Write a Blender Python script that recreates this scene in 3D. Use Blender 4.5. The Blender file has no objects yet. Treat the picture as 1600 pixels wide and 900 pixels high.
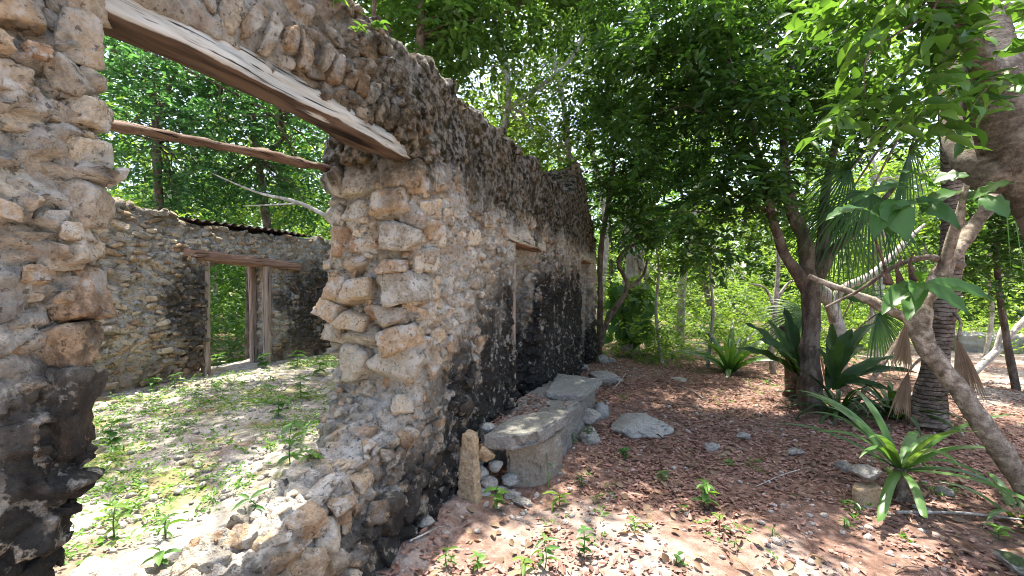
import bpy, bmesh, math, random
import numpy as np
from mathutils import Vector, Matrix, Euler, Quaternion

# ------------------------------------------------------------------ camera, sky, sun, exposure
SC = bpy.context.scene
COL = SC.collection
YAW = math.radians(21.1)
EYE = 1.55
FPX = 660.0
cam_data = bpy.data.cameras.new("camera")
cam = bpy.data.objects.new("camera", cam_data)
COL.objects.link(cam)
cam.location = (0, 0, EYE)
cam.rotation_euler = (math.radians(90), 0, YAW)
cam_data.sensor_width = 36.0
cam_data.lens = 36.0 * FPX / 1600.0
cam_data.clip_start = 0.02
cam_data.clip_end = 2000
SC.camera = cam

SUN_EL = math.radians(73)
SUN_AZ = math.radians(-16)            # compass-like: direction the light comes from, measured from +Y towards +X
world = bpy.data.worlds.new("World")
SC.world = world
world.use_nodes = True
wn = world.node_tree
wn.nodes.clear()
sky = wn.nodes.new("ShaderNodeTexSky")
sky.sky_type = 'NISHITA'
sky.sun_disc = False
sky.sun_elevation = SUN_EL
sky.sun_rotation = SUN_AZ
sky.air_density = 1.0
sky.dust_density = 4.0
sky.ozone_density = 1.0
bg = wn.nodes.new("ShaderNodeBackground")
bg.inputs[1].default_value = 0.15
wo = wn.nodes.new("ShaderNodeOutputWorld")
wn.links.new(sky.outputs[0], bg.inputs[0])
wn.links.new(bg.outputs[0], wo.inputs[0])

sun_data = bpy.data.lights.new("sun", 'SUN')
sun_data.energy = 4.0
sun_data.angle = math.radians(0.53)
sun_data.color = (1.0, 0.95, 0.86)
sun = bpy.data.objects.new("sun", sun_data)
COL.objects.link(sun)
sun_from = Vector((math.sin(SUN_AZ) * math.cos(SUN_EL), math.cos(SUN_AZ) * math.cos(SUN_EL), math.sin(SUN_EL)))
sun.rotation_euler = sun_from.to_track_quat('Z', 'Y').to_euler()
sun.location = sun_from * 30

SC.view_settings.view_transform = 'Standard'
SC.view_settings.look = 'None'
SC.view_settings.exposure = 1.98
SC.view_settings.gamma = 1.0
SC.render.engine = 'CYCLES'
SC.cycles.max_bounces = 7
SC.cycles.diffuse_bounces = 5
SC.cycles.glossy_bounces = 2
SC.cycles.transmission_bounces = 5
SC.cycles.transparent_max_bounces = 4
SC.cycles.use_denoising = True
SC.cycles.pixel_filter_type = 'BLACKMAN_HARRIS'
SC.cycles.filter_width = 1.0
SC.cycles.sample_clamp_indirect = 8
SC.cycles.caustics_reflective = False
SC.cycles.caustics_refractive = False

CY, SY = math.cos(YAW), math.sin(YAW)
WU = -1.50          # outer face of the front wall
WI = -2.15          # its inner face
BU = -5.30          # inner face of the back wall


def P(px, py, d):
    """a point seen at photo pixel (px, py), d metres deep"""
    x = (px - 800) / FPX * d
    return np.array((x * CY - d * SY, x * SY + d * CY, EYE - (py - 450) / FPX * d))


def G(px, py, z=0.0):
    return P(px, py, (EYE - z) * FPX / (py - 450))


def proj(p):
    p = np.atleast_2d(p)
    x = p[:, 0] * CY + p[:, 1] * SY
    d = -p[:, 0] * SY + p[:, 1] * CY
    dd = np.maximum(d, 1e-3)
    return 800 + FPX * x / dd, 450 - FPX * (p[:, 2] - EYE) / dd, d


# ------------------------------------------------------------------ noise
def _h(ix, iy, iz, s):
    n = (ix.astype(np.int64) * 73856093) ^ (iy.astype(np.int64) * 19349663) ^ (iz.astype(np.int64) * 83492791) ^ (s * 2654435761)
    n = n & 0xffffffff
    n = ((n ^ (n >> 16)) * 0x45d9f3b) & 0xffffffff
    n = ((n ^ (n >> 16)) * 0x45d9f3b) & 0xffffffff
    n = n ^ (n >> 16)
    return n.astype(np.float64) / 4294967295.0


def vnoise(p, s=0):
    i = np.floor(p)
    f = p - i
    f = f * f * f * (f * (f * 6 - 15) + 10)
    i = i.astype(np.int64)
    r = 0
    for dx in (0, 1):
        wx = f[:, 0] if dx else 1 - f[:, 0]
        for dy in (0, 1):
            wy = f[:, 1] if dy else 1 - f[:, 1]
            for dz in (0, 1):
                wz = f[:, 2] if dz else 1 - f[:, 2]
                r = r + wx * wy * wz * _h(i[:, 0] + dx, i[:, 1] + dy, i[:, 2] + dz, s)
    return r * 2 - 1


def fbm(p, octv=4, s=0, gain=0.5):
    r, a, t = 0, 1.0, 0
    p = np.asarray(p, float)
    for k in range(octv):
        r = r + a * vnoise(p * (2.03 ** k) + 17.3 * k, s + k)
        t += a
        a *= gain
    return r / t * 1.6


def worley(p, s=0, facet=False):
    i = np.floor(p).astype(np.int64)
    f1 = np.full(len(p), 9.0)
    f2 = np.full(len(p), 9.0)
    cid = np.zeros(len(p))
    off = np.zeros((len(p), 3))
    cc = np.zeros((len(p), 3), np.int64)
    for dx in (-1, 0, 1):
        for dy in (-1, 0, 1):
            for dz in (-1, 0, 1):
                c = i + np.array((dx, dy, dz))
                q = np.stack([c[:, k] + _h(c[:, 0], c[:, 1], c[:, 2], s + 11 * (k + 1)) for k in range(3)], 1)
                d = np.sqrt(((q - p) ** 2).sum(1))
                h = _h(c[:, 0], c[:, 1], c[:, 2], s + 99)
                new = d < f1
                off = np.where(new[:, None], p - q, off)
                cc = np.where(new[:, None], c, cc)
                f2 = np.where(new, f1, np.minimum(f2, d))
                cid = np.where(new, h, cid)
                f1 = np.where(new, d, f1)
    if facet:
        t = np.stack([_h(cc[:, 0], cc[:, 1], cc[:, 2], s + 200 + k) for k in range(3)], 1) * 2 - 1
        return f1, f2, cid, (t * off).sum(1)
    return f1, f2, cid


def unit(a):
    a = np.asarray(a, float)
    return a / np.maximum(np.linalg.norm(a, axis=-1, keepdims=True), 1e-9)


# ------------------------------------------------------------------ object helpers
def mesh_np(name, verts, faces_flat, sizes, smooth=True):
    """verts (n,3); faces_flat loop indices; sizes loops per face"""
    me = bpy.data.meshes.new(name)
    verts = np.ascontiguousarray(verts, dtype=np.float32)
    faces_flat = np.ascontiguousarray(faces_flat, dtype=np.int32).ravel()
    sizes = np.ascontiguousarray(sizes, dtype=np.int32)
    me.vertices.add(len(verts))
    me.vertices.foreach_set("co", verts.ravel())
    me.loops.add(len(faces_flat))
    me.loops.foreach_set("vertex_index", faces_flat)
    me.polygons.add(len(sizes))
    st = np.zeros(len(sizes), dtype=np.int32)
    st[1:] = np.cumsum(sizes)[:-1]
    me.polygons.foreach_set("loop_start", st)
    me.polygons.foreach_set("loop_total", sizes)
    if smooth:
        me.polygons.foreach_set("use_smooth", np.ones(len(sizes), dtype=bool))
    me.update(calc_edges=True)
    me.validate()
    return me


def tag(o, label=None, cat=None, group=None, kind=None):
    if label: o["label"] = label
    if cat: o["category"] = cat
    if group: o["group"] = group
    if kind: o["kind"] = kind
    return o


def put(name, me, mat=None, parent=None):
    o = bpy.data.objects.new(name, me)
    COL.objects.link(o)
    if mat is not None and len(me.materials) == 0:
        me.materials.append(mat)
    if parent is not None:
        o.parent = parent
        o.matrix_parent_inverse = Matrix.Translation(-Vector(parent.location))
    return o


def thing(name, loc, label, cat, group=None):
    o = bpy.data.objects.new(name, None)
    COL.objects.link(o)
    o.location = Vector(loc)
    o.empty_display_size = 0.1
    return tag(o, label, cat, group)


class MB:
    """collects geometry in numpy"""
    def __init__(self):
        self.v, self.f, self.s, self.n = [], [], [], 0

    def add(self, v, f, sizes):
        self.v.append(np.asarray(v, float))
        self.f.append(np.asarray(f, np.int64).ravel() + self.n)
        self.s.append(np.asarray(sizes, np.int64))
        self.n += len(v)

    def mesh(self, name, smooth=True):
        return mesh_np(name, np.concatenate(self.v), np.concatenate(self.f), np.concatenate(self.s), smooth)

    def build(self, name, mat, parent=None, smooth=True):
        return put(name, self.mesh(name, smooth), mat, parent)


def smooth_path(pts, rad, sub=4):
    pts = np.asarray(pts, float)
    rad = np.asarray(rad, float)
    n = len(pts)
    if n < 3:
        t = np.linspace(0, 1, sub + 1)[:, None]
        return pts[0] * (1 - t) + pts[-1] * t, rad[0] * (1 - t[:, 0]) + rad[-1] * t[:, 0]
    out, ro = [], []
    for i in range(n - 1):
        p0, p1, p2, p3 = pts[max(i - 1, 0)], pts[i], pts[i + 1], pts[min(i + 2, n - 1)]
        for k in range(sub):
            t = k / sub
            out.append(0.5 * ((2 * p1) + (-p0 + p2) * t + (2 * p0 - 5 * p1 + 4 * p2 - p3) * t * t + (-p0 + 3 * p1 - 3 * p2 + p3) * t ** 3))
            ro.append(rad[i] * (1 - t) + rad[i + 1] * t)
    out.append(pts[-1])
    ro.append(rad[-1])
    return np.array(out), np.array(ro)


def tube(mb, pts, rad, sides=8, sub=4, rough=0.0, seed=0, cap=True):
    c, r = smooth_path(pts, rad, sub)
    n = len(c)
    t = unit(np.gradient(c, axis=0))
    ref = np.array((0.3, 0.2, 1.0)) if abs(t[0, 2]) < 0.8 else np.array((1.0, 0.3, 0.1))
    a = unit(np.cross(t, ref))
    b = np.cross(t, a)
    ang = np.linspace(0, 2 * math.pi, sides, endpoint=False)
    v = c[:, None, :] + r[:, None, None] * (np.cos(ang)[None, :, None] * a[:, None, :] + np.sin(ang)[None, :, None] * b[:, None, :])
    v = v.reshape(-1, 3)
    if rough > 0:
        nn = unit(v - np.repeat(c, sides, 0))
        v = v + nn * (rough * np.repeat(r, sides)[:, None] * fbm(v * (0.6 / max(r.mean(), 0.01)), 3, seed)[:, None])
    i = np.arange(n - 1)[:, None] * sides
    j = np.arange(sides)[None, :]
    j2 = (j + 1) % sides
    f = np.stack([i + j, i + j2, i + sides + j2, i + sides + j], -1).reshape(-1, 4)
    mb.add(v, f, np.full(len(f), 4))
    if cap:
        k = np.arange(sides)
        mb.add(v[:sides], k[::-1], [sides])
        mb.add(v[-sides:], k, [sides])


# ------------------------------------------------------------------ materials
def new_mat(name):
    m = bpy.data.materials.new(name)
    m.use_nodes = True
    nt = m.node_tree
    b = nt.nodes["Principled BSDF"]
    return m, nt, b


class NT:
    def __init__(self, nt):
        self.nt = nt

    def n(self, typ, **kw):
        x = self.nt.nodes.new(typ)
        for k, v in kw.items():
            setattr(x, k, v)
        return x

    def link(self, a, b):
        self.nt.links.new(a, b)

    def val(self, sock, v):
        if isinstance(v, bpy.types.NodeSocket):
            self.link(v, sock)
        else:
            sock.default_value = v

    def noise(self, vec, scale, detail=4.0, rough=0.55, dist=0.0):
        x = self.n("ShaderNodeTexNoise")
        self.val(x.inputs["Vector"], vec)
        x.inputs["Scale"].default_value = scale
        x.inputs["Detail"].default_value = detail
        x.inputs["Roughness"].default_value = rough
        x.inputs["Distortion"].default_value = dist
        return x.outputs["Fac"]

    def voro(self, vec, scale, feature='F1', out="Distance"):
        x = self.n("ShaderNodeTexVoronoi", feature=feature)
        self.val(x.inputs["Vector"], vec)
        x.inputs["Scale"].default_value = scale
        return x.outputs[out]

    def mapr(self, v, a, b, c=0.0, d=1.0, smooth=True):
        x = self.n("ShaderNodeMapRange", interpolation_type='SMOOTHSTEP' if smooth else 'LINEAR')
        self.val(x.inputs[0], v)
        for i, q in enumerate((a, b, c, d)):
            self.val(x.inputs[i + 1], q)
        return x.outputs[0]

    def math(self, op, a, b=0.0, clamp=False):
        x = self.n("ShaderNodeMath", operation=op, use_clamp=clamp)
        self.val(x.inputs[0], a)
        self.val(x.inputs[1], b)
        return x.outputs[0]

    def mix(self, fac, a, b, mode='MIX'):
        x = self.n("ShaderNodeMix", data_type='RGBA', blend_type=mode)
        self.val(x.inputs[0], fac)
        for s, q in ((x.inputs[6], a), (x.inputs[7], b)):
            if isinstance(q, tuple):
                s.default_value = (*q, 1.0)
            else:
                self.link(q, s)
        return x.outputs[2]

    def ramp(self, fac, stops, interp='LINEAR'):
        x = self.n("ShaderNodeValToRGB")
        x.color_ramp.interpolation = interp
        e = x.color_ramp.elements
        while len(e) < len(stops):
            e.new(0.5)
        for q, (p, c) in zip(e, stops):
            q.position = p
            q.color = (*c, 1.0) if isinstance(c, tuple) else (c, c, c, 1.0)
        self.val(x.inputs[0], fac)
        return x.outputs[0]

    def mapping(self, vec, scale=(1, 1, 1), loc=(0, 0, 0)):
        x = self.n("ShaderNodeMapping")
        self.link(vec, x.inputs[0])
        x.inputs["Scale"].default_value = scale
        x.inputs["Location"].default_value = loc
        return x.outputs[0]

    def pos(self):
        return self.n("ShaderNodeNewGeometry").outputs["Position"]

    def bump(self, h, strength, dist, normal=None):
        x = self.n("ShaderNodeBump")
        x.inputs["Strength"].default_value = strength
        x.inputs["Distance"].default_value = dist
        self.link(h, x.inputs["Height"])
        if normal is not None:
            self.link(normal, x.inputs["Normal"])
        return x.outputs[0]


def stains(g, pos, col, which):
    """algae, soot and moss that cover the old masonry; shapes of their own, in place coordinates"""
    sep = g.n("ShaderNodeSeparateXYZ")
    g.link(pos, sep.inputs[0])
    x, y, z = sep.outputs
    n1 = g.noise(pos, 2.2, 5, 0.6)
    n2 = g.noise(pos, 17.0, 4, 0.65)
    streak = g.noise(g.mapping(pos, (5, 5, 1.8)), 1.0, 6, 0.68)
    wob = g.math('ADD', g.math('MULTIPLY', g.math('SUBTRACT', n1, 0.5), 1.5), g.math('MULTIPLY', g.math('SUBTRACT', streak, 0.5), 1.0))
    if which == 'main':
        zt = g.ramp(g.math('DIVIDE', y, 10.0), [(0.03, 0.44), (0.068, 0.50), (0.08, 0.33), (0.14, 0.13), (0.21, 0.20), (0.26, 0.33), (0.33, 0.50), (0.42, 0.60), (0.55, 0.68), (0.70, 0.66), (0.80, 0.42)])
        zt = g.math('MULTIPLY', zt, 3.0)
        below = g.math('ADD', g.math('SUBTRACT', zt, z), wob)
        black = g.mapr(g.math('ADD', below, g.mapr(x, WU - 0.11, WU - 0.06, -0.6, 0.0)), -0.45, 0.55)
    else:
        # two dark areas beside the doorway of the back wall
        left = g.math('MULTIPLY', g.mapr(g.math('ADD', y, wob), 2.75, 3.2), g.mapr(y, 3.75, 3.85, 1.0, 0.0))
        right = g.mapr(g.math('ADD', y, wob), 4.35, 4.75)
        hz = g.math('MULTIPLY', g.mapr(g.math('ADD', z, wob), 0.5, 0.75), g.mapr(g.math('ADD', z, wob), 1.6, 2.0, 1.0, 0.0))
        black = g.math('MULTIPLY', g.math('MULTIPLY', g.math('MAXIMUM', left, right), hz), 0.85)
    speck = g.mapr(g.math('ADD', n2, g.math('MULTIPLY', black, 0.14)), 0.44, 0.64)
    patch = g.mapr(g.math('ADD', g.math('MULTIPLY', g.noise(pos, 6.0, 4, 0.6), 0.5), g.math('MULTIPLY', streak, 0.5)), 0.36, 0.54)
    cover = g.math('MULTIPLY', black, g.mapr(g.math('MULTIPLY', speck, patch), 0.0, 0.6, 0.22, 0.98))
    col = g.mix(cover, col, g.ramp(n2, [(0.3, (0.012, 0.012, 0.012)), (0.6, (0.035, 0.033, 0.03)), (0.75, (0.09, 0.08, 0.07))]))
    if which == 'main':
        top = g.mapr(g.math('ADD', z, g.math('MULTIPLY', wob, 0.45)), 2.05, 2.42)
        vv = g.mapr(y, 0.9, 2.2, 0.35, 1.0)
        moss = g.math('MULTIPLY', g.math('MULTIPLY', top, vv), g.mapr(n2, 0.40, 0.64, 1.0, 0.58))
        mcol = g.ramp(g.noise(pos, 5.0, 3), [(0.35, (0.012, 0.010, 0.005)), (0.52, (0.030, 0.026, 0.011)), (0.68, (0.08, 0.056, 0.028))])
        col = g.mix(moss, col, mcol)
        # runs of dark wash under the wall head
        run = g.math('MULTIPLY', g.mapr(streak, 0.52, 0.68), g.mapr(z, 1.5, 2.5))
        col = g.mix(g.math('MULTIPLY', run, 0.65), col, (0.06, 0.046, 0.028))
    else:
        foot = g.mapr(g.math('ADD', z, g.math('MULTIPLY', wob, 0.2)), 0.95, 0.6)
        col = g.mix(g.math('MULTIPLY', foot, 0.45), col, (0.22, 0.14, 0.09))
        head = g.mapr(g.math('ADD', z, g.math('MULTIPLY', wob, 0.3)), 2.1, 2.35)
        col = g.mix(g.math('MULTIPLY', head, 0.6), col, (0.10, 0.085, 0.05))
    return col


def masonry(name, which):
    m, nt, b = new_mat(name)
    g = NT(nt)
    pos = g.pos()
    cell = g.n("ShaderNodeAttribute", attribute_name="cell").outputs["Fac"]
    joint = g.n("ShaderNodeAttribute", attribute_name="joint").outputs["Fac"]
    stone = g.ramp(cell, [(0.0, (0.40, 0.29, 0.19)), (0.25, (0.47, 0.37, 0.26)), (0.5, (0.52, 0.45, 0.35)), (0.75, (0.40, 0.36, 0.30)), (1.0, (0.46, 0.31, 0.20))])
    mortar = g.ramp(g.noise(pos, 3.0, 4), [(0.3, (0.38, 0.34, 0.27)), (0.5, (0.54, 0.51, 0.44)), (0.7, (0.64, 0.61, 0.54))])
    col = g.mix(joint, mortar, stone)
    fine = g.noise(pos, 45.0, 5, 0.7)
    col = g.mix(0.75, col, g.ramp(fine, [(0.25, 0.42), (0.5, 0.95), (0.75, 1.3)]), 'MULTIPLY')
    lime = g.mapr(g.noise(pos, 9.0, 7, 0.72), 0.50, 0.57)
    col = g.mix(g.math('MULTIPLY', lime, 0.85), col, (0.60, 0.57, 0.50))
    pit_shade = g.mapr(g.noise(pos, 34.0, 5, 0.65), 0.42, 0.36)  # dark speckle: pit shade painted into the colour, for contrast the relief lacks
    col = g.mix(g.math('MULTIPLY', pit_shade, 0.75), col, (0.09, 0.075, 0.058))
    rust = g.mapr(g.noise(pos, 6.0, 4, 0.6), 0.58, 0.72)
    col = g.mix(g.math('MULTIPLY', rust, 0.45), col, (0.38, 0.22, 0.12))
    col = stains(g, pos, col, which)
    g.link(col, b.inputs["Base Color"])
    b.inputs["Roughness"].default_value = 0.95
    b.inputs["Specular IOR Level"].default_value = 0.15
    pits = g.mapr(g.voro(pos, 60.0), 0.0, 0.35)
    h = g.math('ADD', g.math('MULTIPLY', g.noise(pos, 28.0, 6, 0.7), 1.6), g.math('MULTIPLY', pits, 0.25))
    g.link(g.bump(h, 1.0, 0.03), b.inputs["Normal"])
    return m


def rockmat(name, which=None, tone=(1, 1, 1), moss=0.0, flat=None):
    m, nt, b = new_mat(name)
    g = NT(nt)
    geo = g.n("ShaderNodeNewGeometry")
    pos = geo.outputs["Position"]
    rnd = g.math('FRACT', g.math('ADD', geo.outputs["Random Per Island"], g.n("ShaderNodeObjectInfo").outputs["Random"]))
    base = g.ramp(rnd, [(0.0, (0.46, 0.31, 0.18)), (0.2, (0.56, 0.45, 0.31)), (0.4, (0.64, 0.56, 0.43)), (0.6, (0.38, 0.34, 0.27)), (0.8, (0.57, 0.43, 0.28)), (1.0, (0.44, 0.28, 0.17))])
    if flat:
        base = g.mix(0.8, base, flat)
    n1 = g.noise(pos, 9.0, 5, 0.62)
    col = g.mix(g.mapr(n1, 0.5, 0.68, 0.0, 0.35 if flat else 1.0), base, (0.56, 0.53, 0.47))
    fine = g.noise(pos, 60.0, 5, 0.7)
    col = g.mix(0.7, col, g.ramp(fine, [(0.28, 0.35), (0.5, 0.95), (0.72, 1.3)]), 'MULTIPLY')
    col = g.mix(g.math('MULTIPLY', g.mapr(g.noise(pos, 14.0, 4, 0.6), 0.56, 0.7), 0.5), col, (0.20, 0.17, 0.13))
    if which:
        lime = g.mapr(g.noise(pos, 9.0, 7, 0.72), 0.50, 0.57)
        col = g.mix(g.math('MULTIPLY', lime, 0.6), col, (0.60, 0.57, 0.50))
        pit_shade = g.mapr(g.noise(pos, 34.0, 5, 0.65), 0.42, 0.36)  # dark specks painted on the stones as shade in small pits
        col = g.mix(g.math('MULTIPLY', pit_shade, 0.75), col, (0.09, 0.075, 0.058))
    col = g.mix(1.0, col, tone, 'MULTIPLY')
    if which:
        col = stains(g, pos, col, which)
    if moss > 0:
        nz = g.n("ShaderNodeSeparateXYZ")
        g.link(geo.outputs["Normal"], nz.inputs[0])
        mm = g.math('MULTIPLY', g.mapr(g.math('ADD', nz.outputs[2], g.math('SUBTRACT', n1, 0.5)), 0.55, 0.95), moss)
        col = g.mix(mm, col, (0.035, 0.06, 0.015))
    g.link(col, b.inputs["Base Color"])
    b.inputs["Roughness"].default_value = 0.92
    b.inputs["Specular IOR Level"].default_value = 0.18
    pits = g.mapr(g.voro(pos, 75.0), 0.0, 0.3)
    h = g.math('ADD', g.math('MULTIPLY', g.noise(pos, 35.0, 6, 0.7), 1.4), g.math('MULTIPLY', pits, 0.2))
    g.link(g.bump(h, 1.0, 0.024), b.inputs["Normal"])
    return m


def leafmat(name, c0, c1, trans=0.4, rough=0.42, spec=0.4, tcol=None):
    m, nt, b = new_mat(name)
    g = NT(nt)
    geo = g.n("ShaderNodeNewGeometry")
    rnd = g.math('FRACT', g.math('ADD', geo.outputs["Random Per Island"], g.n("ShaderNodeObjectInfo").outputs["Random"]))
    big = g.noise(geo.outputs["Position"], 1.3, 2)
    f = g.math('ADD', g.math('MULTIPLY', rnd, 0.75), g.math('MULTIPLY', g.math('SUBTRACT', big, 0.5), 0.9), True)
    mid = tuple((a + q) / 2 for a, q in zip(c0, c1))
    col = g.ramp(f, [(0.0, c0), (0.5, mid), (0.93, c1), (1.0, (c1[0] * 1.5, c1[1] * 1.15, c1[2] * 0.8))])
    g.link(col, b.inputs["Base Color"])
    b.inputs["Roughness"].default_value = rough
    b.inputs["Specular IOR Level"].default_value = spec
    tr = g.n("ShaderNodeBsdfTranslucent")
    g.link(g.mix(1.0, col, tcol or (1.9, 1.7, 0.7), 'MULTIPLY'), tr.inputs[0])
    mx = g.n("ShaderNodeMixShader")
    mx.inputs[0].default_value = trans
    g.link(b.outputs[0], mx.inputs[1])
    g.link(tr.outputs[0], mx.inputs[2])
    g.link(mx.outputs[0], nt.nodes["Material Output"].inputs[0])
    return m


def barkmat(name, c0, c1, c2, scale=6.0, stretch=0.35, rings=False):
    m, nt, b = new_mat(name)
    g = NT(nt)
    pos = g.pos()
    q = g.mapping(pos, (1, 1, stretch))
    n1 = g.noise(q, scale * 2.2, 5, 0.62)
    col = g.ramp(n1, [(0.3, c0), (0.5, c1), (0.7, c2)])
    pat = g.mapr(g.noise(pos, scale * 1.1, 3), 0.52, 0.62)
    col = g.mix(g.math('MULTIPLY', pat, 0.5), col, tuple(min(1, x * 1.35) for x in c2))
    h = g.noise(q, scale * 7, 5, 0.7)
    if rings:
        sep = g.n("ShaderNodeSeparateXYZ")
        g.link(pos, sep.inputs[0])
        wv = g.math('FRACT', g.math('ADD', g.math('MULTIPLY', sep.outputs[2], 22.0), g.math('MULTIPLY', g.noise(pos, 5.0, 2), 1.6)))
        ring = g.mapr(wv, 0.0, 0.22)
        col = g.mix(g.math('SUBTRACT', 1.0, ring), col, tuple(x * 0.45 for x in c0))
        h = g.math('ADD', h, ring)
    g.link(col, b.inputs["Base Color"])
    b.inputs["Roughness"].default_value = 0.9
    b.inputs["Specular IOR Level"].default_value = 0.15
    fine = g.noise(pos, scale * 12, 5, 0.7)
    col = g.mix(0.8, col, g.ramp(fine, [(0.3, 0.45), (0.5, 1.0), (0.7, 1.35)]), 'MULTIPLY')
    g.link(col, b.inputs["Base Color"])
    g.link(g.bump(g.math('ADD', h, fine), 1.0, 0.016), b.inputs["Normal"])
    return m


def woodmat(name, c0, c1, c2, axis, under=None):
    m, nt, b = new_mat(name)
    g = NT(nt)
    geo = g.n("ShaderNodeNewGeometry")
    pos = geo.outputs["Position"]
    s = [30, 30, 30]
    s[axis] = 2.6
    q = g.mapping(pos, tuple(s))
    n1 = g.noise(q, 1.0, 5, 0.62, 0.4)
    col = g.ramp(n1, [(0.28, c0), (0.48, c1), (0.68, c2)])
    s2 = [70, 70, 70]
    s2[axis] = 2.0
    crack = g.mapr(g.noise(g.mapping(pos, tuple(s2)), 1.0, 3, 0.5), 0.34, 0.41)
    col = g.mix(g.math('SUBTRACT', 1.0, crack), col, tuple(x * 0.35 for x in c0))
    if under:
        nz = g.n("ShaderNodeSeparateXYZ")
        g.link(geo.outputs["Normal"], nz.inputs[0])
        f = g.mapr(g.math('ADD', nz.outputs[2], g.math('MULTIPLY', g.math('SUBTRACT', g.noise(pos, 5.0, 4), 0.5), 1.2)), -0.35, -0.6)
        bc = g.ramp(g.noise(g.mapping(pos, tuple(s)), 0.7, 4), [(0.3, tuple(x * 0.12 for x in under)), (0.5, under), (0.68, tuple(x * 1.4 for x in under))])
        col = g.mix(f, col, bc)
    g.link(col, b.inputs["Base Color"])
    b.inputs["Roughness"].default_value = 0.85
    b.inputs["Specular IOR Level"].default_value = 0.2
    h = g.math('ADD', g.math('MULTIPLY', n1, 0.8), crack)
    g.link(g.bump(h, 0.9, 0.008), b.inputs["Normal"])
    return m


M = {}
M['masonry'] = masonry('rubble_masonry', 'main')
M['masonry_back'] = masonry('rubble_masonry_back', 'back')
M['stone'] = rockmat('limestone', 'main')
M['stone_back'] = rockmat('limestone_back', 'back', (1.0, 0.95, 0.87))
M['rock'] = rockmat('loose_limestone', None, (1, 1, 1), 0.25, (0.44, 0.43, 0.40))
M['rock_moss'] = rockmat('mossy_limestone', None, (1, 1, 1), 0.95, (0.40, 0.40, 0.36))
M['bench'] = rockmat('dressed_stone', None, (1, 1, 1), 0.25, (0.27, 0.27, 0.26))
M['post_stone'] = rockmat('tan_stone', None, (1, 1, 1), 0, (0.52, 0.36, 0.20))
M['block'] = rockmat('grey_tan_stone', None, (1, 1, 1), 0.15, (0.30, 0.27, 0.22))
M['pebble'] = rockmat('pebbles', None, (1, 1, 1), 0, (0.52, 0.48, 0.43))
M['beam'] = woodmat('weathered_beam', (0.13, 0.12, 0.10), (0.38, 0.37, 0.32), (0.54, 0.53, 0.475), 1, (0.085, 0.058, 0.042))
M['pole'] = woodmat('old_pole', (0.05, 0.035, 0.027), (0.12, 0.08, 0.06), (0.22, 0.165, 0.13), 1)
M['lintel'] = woodmat('brown_lintel', (0.14, 0.08, 0.05), (0.27, 0.16, 0.11), (0.38, 0.25, 0.18), 1)
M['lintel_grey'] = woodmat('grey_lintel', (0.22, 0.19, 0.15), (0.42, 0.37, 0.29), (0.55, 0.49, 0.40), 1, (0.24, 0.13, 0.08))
M['post'] = woodmat('grey_post', (0.17, 0.12, 0.09), (0.30, 0.23, 0.18), (0.42, 0.34, 0.27), 2)
M['bark_dark'] = barkmat('dark_bark', (0.06, 0.045, 0.035), (0.13, 0.10, 0.075), (0.24, 0.20, 0.16))
M['bark_big'] = barkmat('big_bark', (0.07, 0.06, 0.048), (0.17, 0.14, 0.115), (0.30, 0.26, 0.215), 5.0, 2.4)
M['bark_pale'] = barkmat('pale_bark', (0.20, 0.17, 0.14), (0.42, 0.38, 0.33), (0.62, 0.58, 0.52))
M['bark_tan'] = barkmat('tan_bark', (0.13, 0.10, 0.075), (0.30, 0.245, 0.185), (0.52, 0.45, 0.36), 9.0, 1.0)
M['bark_palm'] = barkmat('palm_bark', (0.09, 0.065, 0.05), (0.19, 0.15, 0.12), (0.32, 0.27, 0.22), 7.0, 2.0, True)
M['twig'] = barkmat('twig_bark', (0.10, 0.075, 0.055), (0.20, 0.15, 0.11), (0.34, 0.28, 0.22), 12.0)
M['leaf_dark'] = leafmat('dark_leaf', (0.022, 0.065, 0.014), (0.07, 0.16, 0.032), 0.45)
M['leaf_mid'] = leafmat('mid_leaf', (0.04, 0.10, 0.02), (0.105, 0.22, 0.045), 0.46)
M['leaf_light'] = leafmat('light_leaf', (0.085, 0.165, 0.03), (0.20, 0.32, 0.075), 0.52, 0.5, 0.3)
M['leaf_blue'] = leafmat('bluish_leaf', (0.045, 0.11, 0.05), (0.11, 0.22, 0.09), 0.45, 0.4, 0.45, (1.5, 1.8, 0.8))
M['leaf_big'] = leafmat('broad_leaf', (0.04, 0.115, 0.022), (0.085, 0.20, 0.04), 0.38, 0.4, 0.45)
M['leaf_weed'] = leafmat('weed_leaf', (0.07, 0.17, 0.035), (0.16, 0.30, 0.06), 0.40, 0.5, 0.3)
M['leaf_strap'] = leafmat('strap_leaf', (0.05, 0.13, 0.03), (0.13, 0.24, 0.06), 0.35, 0.35, 0.5)
M['leaf_fern'] = leafmat('dark_fern_leaf', (0.02, 0.055, 0.014), (0.05, 0.11, 0.026), 0.3, 0.5, 0.35)
M['dead'] = leafmat('dead_frond', (0.16, 0.11, 0.07), (0.36, 0.27, 0.18), 0.25, 0.8, 0.1, (1.2, 1.0, 0.8))
M['litter'] = leafmat('fallen_leaf', (0.13, 0.064, 0.047), (0.48, 0.30, 0.235), 0.15, 0.6, 0.25, (1.2, 0.9, 0.7))
M['pod'] = barkmat('pod', (0.05, 0.03, 0.025), (0.12, 0.07, 0.055), (0.2, 0.13, 0.10))
M['rust'] = barkmat('rusty_sheet', (0.02, 0.018, 0.017), (0.05, 0.04, 0.035), (0.12, 0.08, 0.06))

RNG = np.random.default_rng(7)
random.seed(7)

# ------------------------------------------------------------------ ground


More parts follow.
